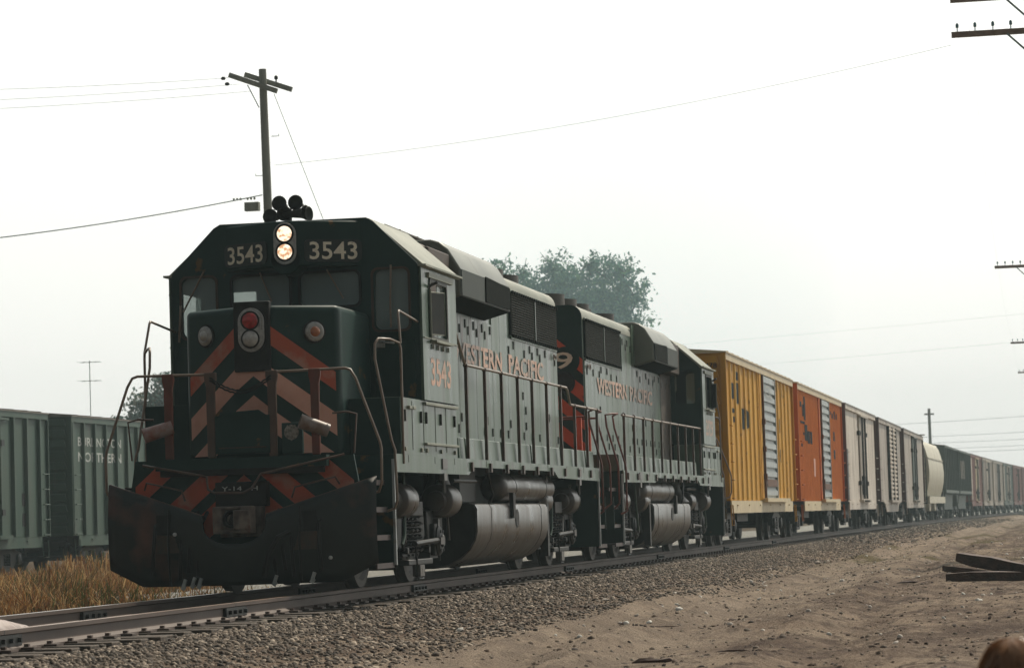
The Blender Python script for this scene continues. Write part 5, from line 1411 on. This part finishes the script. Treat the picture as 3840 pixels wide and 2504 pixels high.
for k in (0, 9):
    for a_, b_ in zip(PP[:-1], PP[1:]):
        yy = -1.5+.12+2.76*k/9
        wire('telegraph_wire', (a_[0]-.1, a_[1]+yy, a_[2]+.2), (b_[0]-.1, b_[1]+yy, b_[2]+.2), .5, .002, 'very thin telegraph wire strung between the telegraph poles', 10)
FP = empty('distant_pole', (250, 3.75, -.4)); tag(FP, 'distant pole standing above the cars beside the cream hopper', 'utility pole', 'utility poles')
MB().tube([(0, 0, 0), (0, 0, 10.3)], .17, 8, r1=.13).build('pole', WOOD, FP)
MB().box(-.06, .06, -.45, .45, 9.7, 9.85).build('crossarm', WOOD, FP)
for i, (z0, z1, lb) in enumerate(((8.6, 9.5, 'uppermost wire from the distant pole to the right'), (7.3, 7.8, 'second wire from the distant pole to the right'), (6.7, 7.05, 'third wire from the distant pole to the right'), (6.15, 6.45, 'fourth wire from the distant pole to the right'), (5.8, 6.0, 'lowest wire from the distant pole to the right'))):
    wire('distant_wire', (250, 20 if i == 0 else 7, z0-.15), (250, 3.75, z0), -.0+.05, .015, lb+', short span left of it', 8)
    wire('distant_wire', (250, 3.75, z0), (245, -22, z1+.4), .25, .015, lb)
wire('sky_wire', (120, 25, 8.9), (120, -20, 11.0), .2, .0032, 'faint wire above the freight cars at mid height, upper one')
wire('sky_wire', (120, 25, 7.6), (120, -20, 9.6), .2, .0032, 'faint wire above the freight cars at mid height, lower one')
AN = empty('tv_aerial', (60, 21.7, -.4)); tag(AN, 'thin television aerial mast behind the green boxcars', 'aerial')
MB().tube([(0, 0, 0), (0, .0, 6.7)], .013, 6).build('mast', WIRE, AN)
ab = MB()
for z in (6.65, 6.05):
    ab.tube([(0, -.35, z), (0, .32, z)], .010, 5)
    for k in (-.3, -.1, .1, .3): ab.tube([(-.35, k, z), (.35, k, z)], .005, 4)
ab.build('aerial_elements', WIRE, AN)

# ------------------------------------------------------------------ debris on the dirt
def plank(p0, p1, wd, ht, label, group='old timbers on the dirt at right'):
    p0 = Vector(p0); p1 = Vector(p1); d = p1-p0; L_ = d.length
    b = MB(); ns_ = 8; rr_ = random.Random(hash(label) % 1000 if False else int(L_*977) % 1000)
    q = d.to_track_quat('X', 'Z').to_matrix(); vs = []
    for i in range(ns_+1):
        t = i/ns_; tp = 1 if 0 < i < ns_ else .75
        for (a_, c_) in ((-1, -1), (1, -1), (1, 1), (-1, 1)):
            vs.append(p0+q@Vector((t*L_, a_*wd/2*tp*rr_.uniform(.85, 1.1), c_*ht/2*tp*rr_.uniform(.85, 1.15))))
    fs = [(0, 3, 2, 1), (ns_*4, ns_*4+1, ns_*4+2, ns_*4+3)]
    for i in range(ns_):
        for k in range(4): k2 = (k+1) % 4; fs.append((i*4+k, i*4+k2, (i+1)*4+k2, (i+1)*4+k))
    b.add(vs, fs); o = b.build('timber', BOARD, None, smooth=False); tag(o, label, 'timber', group)
plank((12.7, -7.50, .0), (11.6, -9.6, -.46), .26, .17, 'long dark timber on top of the small pile at right, its end raised')
plank((12.4, -7.28, -.16), (11.9, -9.1, -.44), .16, .10, 'thin dark timber under the raised one, poking out furthest left')
plank((11.6, -7.36, -.29), (11.2, -10.2, -.31), .26, .16, 'thick dark timber at the bottom of the small pile')
plank((12.2, -8.1, -.26), (12.6, -10.4, -.22), .26, .16, 'short timber inside the pile near the right edge')
def scrap(px, py, size, label, cat='scrap', m=None, seed=0, flat=.25, long=2.0):
    r = random.Random(seed); z = float(gz(px, py)); b = MB(); vs = []
    for i in range(7):
        for k in range(6):
            th = 6.283*k/6; u_ = i/6-.5; w_ = math.sqrt(max(.02, 1-4*u_*u_))*r.uniform(.6, 1.2)
            vs.append((px+size*.5*flat*2*math.cos(th)*w_*.8, py+u_*size*long, z+.01+size*flat*(.5+.5*math.sin(th))*w_))
    fs = [tuple(range(6)), tuple(range(36, 42))]
    for i in range(6):
        for k in range(6): k2 = (k+1) % 6; fs.append((i*6+k, i*6+k2, (i+1)*6+k2, (i+1)*6+k))
    b.add(vs, fs); o = b.build('scrap', m or BOARD, None, smooth=False); tag(o, label, cat, 'scraps lying on the dirt'); return o
PAPER = mat('dirty_paper', (.42, .36, .30), (.28, .22, .18), .8, 12)
scrap(13.2, -6.72, .17, 'flat dark lump of wood just left of the timber pile', seed=1, flat=.3, long=2.2)
scrap(-3.5, -5.2, .07, 'small brown stick on the dirt below the second freight car', 'stick', seed=2, flat=.2, long=5)
scrap(-8.2, -6.45, .06, 'broken brown branch lying on the dirt in the lower right', 'stick', seed=3, flat=.3, long=6)
scrap(-10.2, -6.05, .14, 'clump of dark roots at the bottom edge of the dirt', seed=4, flat=.35, long=2.5)
scrap(-10.6, -5.65, .12, 'torn flake of dark wood at the bottom edge, left of the root clump', seed=5, flat=.25, long=2.2)
scrap(-1.5, -4.55, .10, 'crumpled brown paper on the dirt below the fuel tank', 'paper', PAPER, 6, .4, 1.5)
scrap(2.0, -3.6, .11, 'small broken piece of tie beside the ballast', seed=7, flat=.35, long=1.2)
scrap(34, -3.6, .14, 'white scrap of paper at the edge of the ballast below the yellow boxcar', 'paper', PAPER, 8, .5, 1.2)
scrap(15, -2.9, .09, 'rusty stick lying on the ballast', 'stick', RUSTY, 9, .2, 6)
# pale crumpled sack lying over the near rail at the left edge
sk = MB(); r = random.Random(31); vs = []
for i in range(13):
    for k in range(12):
        u_ = i/12; th = 6.283*k/12; w_ = math.sin(math.pi*min(.98, max(.03, u_)))**.55*(1-.35*u_)
        rr0 = w_*(1+.16*math.sin(3*th+5*u_)+r.uniform(-.08, .08))
        vs.append((-11.7+u_*3.0, -.50+rr0*.20*math.cos(th), -.02+rr0*.13*math.sin(th)+.05*(1-u_)))
fs = [tuple(range(12)), tuple(range(144, 156))]
for i in range(12):
    for k in range(12): k2 = (k+1) % 12; fs.append((i*12+k, i*12+k2, (i+1)*12+k2, (i+1)*12+k))
sk.add(vs, fs); tag(sk.build('sack', mat('pale_sack', (.40, .34, .32), (.22, .16, .14), .6, 7, c3=(.05, .03, .025), s3=4, t3=.6), None, ang=70), 'pale crumpled sack lying between the rails at the left edge', 'sack')
# light slabs on the ground past the cars
for x_, y_, lb in ((88, 4.5, 'white block on the ground seen under the pale cars'), (262, -4.6, 'white block on the ballast beside the far boxcars'), (285, -5.4, 'white block near the track at the right edge')):
    s_ = .25 if x_ < 100 else .5
    b = MB(); b.box(x_-s_, x_+s_, y_-s_*1.6, y_+s_*1.6, float(gz(x_, y_)), float(gz(x_, y_))+s_*.9); tag(b.build('block', BNWHITE, None, bevel=.05), lb, 'block')

# ------------------------------------------------------------------ child in the foreground, seen from behind
def person():
    T = empty('person', (-25.1, -9.07, -1.14), rad(0)); tag(T, 'child with light brown hair watching the train from the lower right corner', 'person')
    me = bpy.data.meshes.new('body'); H_ = 1.50
    J = {'pel': (0, 0, .76), 'sp': (0, 0, .92), 'ch': (0, 0, 1.08), 'nk': (0, 0, 1.24), 'hd': (0, 0, 1.32), 'sl': (0, .14, 1.19), 'sr': (0, -.14, 1.19), 'el': (-.03, .20, .97), 'er': (-.03, -.20, .97), 'wl': (.05, .21, .78), 'wr': (.05, -.21, .78),
         'hl': (0, .08, .72), 'hr': (0, -.08, .72), 'kl': (.01, .09, .40), 'kr': (.01, -.09, .40), 'al': (-.01, .09, .07), 'ar': (-.01, -.09, .07), 'tl': (.13, .10, .03), 'tr': (.13, -.10, .03)}
    E_ = [('pel', 'sp'), ('sp', 'ch'), ('ch', 'nk'), ('nk', 'hd'), ('ch', 'sl'), ('ch', 'sr'), ('sl', 'el'), ('sr', 'er'), ('el', 'wl'), ('er', 'wr'), ('pel', 'hl'), ('pel', 'hr'), ('hl', 'kl'), ('hr', 'kr'), ('kl', 'al'), ('kr', 'ar'), ('al', 'tl'), ('ar', 'tr')]
    Rr = {'pel': .12, 'sp': .11, 'ch': .12, 'nk': .05, 'hd': .06, 'sl': .055, 'sr': .055, 'el': .038, 'er': .038, 'wl': .028, 'wr': .028, 'hl': .08, 'hr': .08, 'kl': .055, 'kr': .055, 'al': .04, 'ar': .04, 'tl': .03, 'tr': .03}
    ks = list(J); vs = [J[k] for k in ks]; es = [(ks.index(a_), ks.index(b_)) for a_, b_ in E_]; rs = [Rr[k] for k in ks]
    for s, wn in ((1, 'wl'), (-1, 'wr')):
        wi = ks.index(wn); w0 = Vector(J[wn])
        vs.append(tuple(w0+Vector((.015, 0, -.05)))); pi_ = len(vs)-1; es.append((wi, pi_)); rs.append(.026)
        for k, (dy, ln) in enumerate(((-.022, .055), (-.008, .062), (.007, .058), (.020, .045))):
            vs.append(tuple(w0+Vector((.02+dy, s*.005, -.075)))); es.append((pi_, len(vs)-1)); rs.append(.008)
            vs.append(tuple(w0+Vector((.025+dy*1.2, -s*.005, -.075-ln*.6)))); es.append((len(vs)-2, len(vs)-1)); rs.append(.0075)
            vs.append(tuple(w0+Vector((.03+dy*1.2, -s*.018, -.075-ln)))); es.append((len(vs)-2, len(vs)-1)); rs.append(.006)
        vs.append(tuple(w0+Vector((.045, -s*.012, -.05)))); es.append((pi_, len(vs)-1)); rs.append(.009)
        vs.append(tuple(w0+Vector((.06, -s*.018, -.085)))); es.append((len(vs)-2, len(vs)-1)); rs.append(.007)
    me.from_pydata(vs, es, [])
    o = bpy.data.objects.new('body', me); COL.objects.link(o); o.parent = T
    me.materials.append(mat('skin', (.42, .25, .18), rough=.5))
    sm = o.modifiers.new('skin', 'SKIN')
    lay = me.skin_vertices[0] if me.skin_vertices else None
    if lay is None:
        bm = bmesh.new(); bm.from_mesh(me); bm.verts.layers.skin.verify(); bm.to_mesh(me); bm.free(); lay = me.skin_vertices[0]
    for i, r_ in enumerate(rs): lay.data[i].radius = (r_, r_)
    lay.data[0].use_root = True
    o.modifiers.new('sub', 'SUBSURF').levels = 2
    # head with face towards +x
    hv = MB(); c0 = Vector((0.01, 0, 1.405)); n1, n2 = 20, 14; vv = []
    for i in range(n2+1):
        ph = math.pi*i/n2
        for k in range(n1):
            th = 2*math.pi*k/n1; d = Vector((math.sin(ph)*math.cos(th), math.sin(ph)*math.sin(th), math.cos(ph)))
            rx = .092; ry = .074; rz0 = .108
            x_, y_, z_ = d.x*rx, d.y*ry*(1-.18*max(0, -d.z)), d.z*rz0
            if d.x > .75 and abs(d.y) < .2 and -.35 < d.z < .1: x_ += .018
            if d.x > .6 and .1 < d.z < .35 and .2 < abs(d.y) < .6: x_ -= .006
            vv.append(c0+Vector((x_, y_, z_)))
    ff = []
    for i in range(n2):
        for k in range(n1): k2 = (k+1) % n1; ff.append((i*n1+k, i*n1+k2, (i+1)*n1+k2, (i+1)*n1+k))
    hv.add(vv, ff)
    for s in (-1, 1): hv.lathe((.0, s*.07, 1.40), (0, s, 0), [(0, .012), (.008, .022), (.016, .016)], 10)
    hd_ = hv.build('head', MATS['skin'], T, ang=80)
    ey = MB()
    for s in (-1, 1): ey.lathe((.083, s*.030, 1.41), (1, 0, 0), [(0, .012), (.006, .009), (.009, .003)], 10)
    ey.build('eyes', mat('eye', (.05, .04, .03), rough=.2), hd_)
    MB().obox((.098, 0, 1.355), (.006, .036, .007), (0, 0, 0)).build('mouth', mat('lip', (.35, .12, .1), rough=.5), hd_)
    # hair cap with many strands
    hr_ = MB(); vv = []
    for i in range(11):
        ph = math.pi*.62*i/10
        for k in range(24):
            th = 2*math.pi*k/24; front = math.cos(th) > .45
            p2 = min(ph, .95) if front else ph
            d = Vector((math.sin(p2)*math.cos(th), math.sin(p2)*math.sin(th), math.cos(p2)))
            vv.append(c0+Vector((d.x*.104-.004, d.y*.086, d.z*.122)))
    ff = []
    for i in range(10):
        for k in range(24): k2 = (k+1) % 24; ff.append((i*24+k, i*24+k2, (i+1)*24+k2, (i+1)*24+k))
    hr_.add(vv, ff)
    HAIR = mat('shaded_brown_hair', (.06, .018, .007), (.11, .038, .014), .6, 12, (1, 1, .1), spec=.12)  # cap colour darkened for the shaded middle of the backlit head
    HAIR2 = mat('sunlit_hair', (.26, .13, .06), (.36, .20, .10), .34, 12, spec=.8)  # strand colour lightened to stand in for the sun's rim light
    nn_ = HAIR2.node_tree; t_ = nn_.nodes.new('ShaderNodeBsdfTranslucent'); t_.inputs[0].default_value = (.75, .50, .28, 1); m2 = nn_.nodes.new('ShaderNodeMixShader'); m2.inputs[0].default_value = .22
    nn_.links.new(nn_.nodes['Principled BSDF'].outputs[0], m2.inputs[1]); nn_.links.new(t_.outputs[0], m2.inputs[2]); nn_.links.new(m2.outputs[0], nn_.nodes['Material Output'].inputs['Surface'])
    ho = hr_.build('hair', HAIR, T, ang=80)
    rr_ = random.Random(8); hs_ = MB()
    for q in range(800):
        th = rr_.uniform(.5, 5.78); ph = rr_.uniform(0, 1.3)
        pts_ = []
        for t in range(5):
            p2 = ph+t*.15; lift = 1.01+.05*rr_.random()+.02*t
            pts_.append(c0+Vector((math.sin(p2)*math.cos(th)*.106*lift, math.sin(p2)*math.sin(th)*.088*lift, math.cos(p2)*.124*lift)))
        hs_.tube(pts_, .0016, 3)
    hs_.build('hair_strands', HAIR2, ho)
    # shirt and trousers as shells following the body
    sh = MB()
    sh.tube([(0, 0, .72), (0, 0, .85), (0, 0, 1.0), (0, 0, 1.12), (0, 0, 1.2)], .155, 16)
    for s in (-1, 1): sh.tube([(0, s*.10, 1.17), (0, s*.165, 1.15), (-.02, s*.195, 1.03)], .062, 10)
    sh.build('shirt', mat('dark_shirt', (.05, .03, .025), rough=.8), T, bevel=.02)
    tr_ = MB()
    for s in (-1, 1): tr_.tube([(0, s*.07, .78), (0, s*.085, .6), (.01, s*.09, .40), (0, s*.09, .09)], .088, 12, r1=.062)
    tr_.build('trousers', mat('blue_trousers', (.03, .045, .09), rough=.85), T)
    fo = MB()
    for s in (-1, 1): fo.box(-.07, .17, s*.095-.04, s*.095+.04, 0, .065)
    fo.build('shoes', mat('shoe', (.06, .04, .03), rough=.6), T, bevel=.02)
person()

# ------------------------------------------------------------------ thin engine exhaust drifting in front of the big tree
eb_ = bmesh.new(); bmesh.ops.create_icosphere(eb_, subdivisions=4, radius=1.0)
me_ = bpy.data.meshes.new('exhaust_smoke'); eb_.to_mesh(me_); eb_.free()
for v_ in me_.vertices: v_.co = (v_.co.x*44, v_.co.y*9.5, v_.co.z*8.5)
eo = bpy.data.objects.new('exhaust_smoke', me_); COL.objects.link(eo); eo.location = (100, 10.5, 9.6); eo.rotation_euler = (0, 0, .14)
tag(eo, 'thin bluish exhaust smoke drifting in front of the big tree', 'smoke', kind='stuff')
em_ = bpy.data.materials.new('exhaust_smoke'); em_.use_nodes = True; n = em_.node_tree; n.nodes.clear()
o_ = n.nodes.new('ShaderNodeOutputMaterial'); pv = n.nodes.new('ShaderNodeVolumePrincipled')
pv.inputs['Color'].default_value = (.62, .88, .95, 1); pv.inputs['Density'].default_value = .0022; pv.inputs['Anisotropy'].default_value = .2
n.links.new(pv.outputs[0], o_.inputs['Volume']); me_.materials.append(em_)

# ------------------------------------------------------------------ haze
hz = MB(); hz.box(-60, 560, -120, 140, -2.2, 24)
ho = hz.build('haze', [], None, smooth=False); tag(ho, kind='stuff')
hm = bpy.data.materials.new('haze'); hm.use_nodes = True; n = hm.node_tree; n.nodes.clear()
o_ = n.nodes.new('ShaderNodeOutputMaterial'); pv = n.nodes.new('ShaderNodeVolumePrincipled')
pv.inputs['Color'].default_value = (.72, .90, .95, 1); pv.inputs['Density'].default_value = .00072; pv.inputs['Anisotropy'].default_value = 0.0
n.links.new(pv.outputs[0], o_.inputs['Volume']); ho.data.materials.clear(); ho.data.materials.append(hm)
scene.cycles.max_bounces = 6
scene.cycles.volume_bounces = 0
scene.cycles.transparent_max_bounces = 12
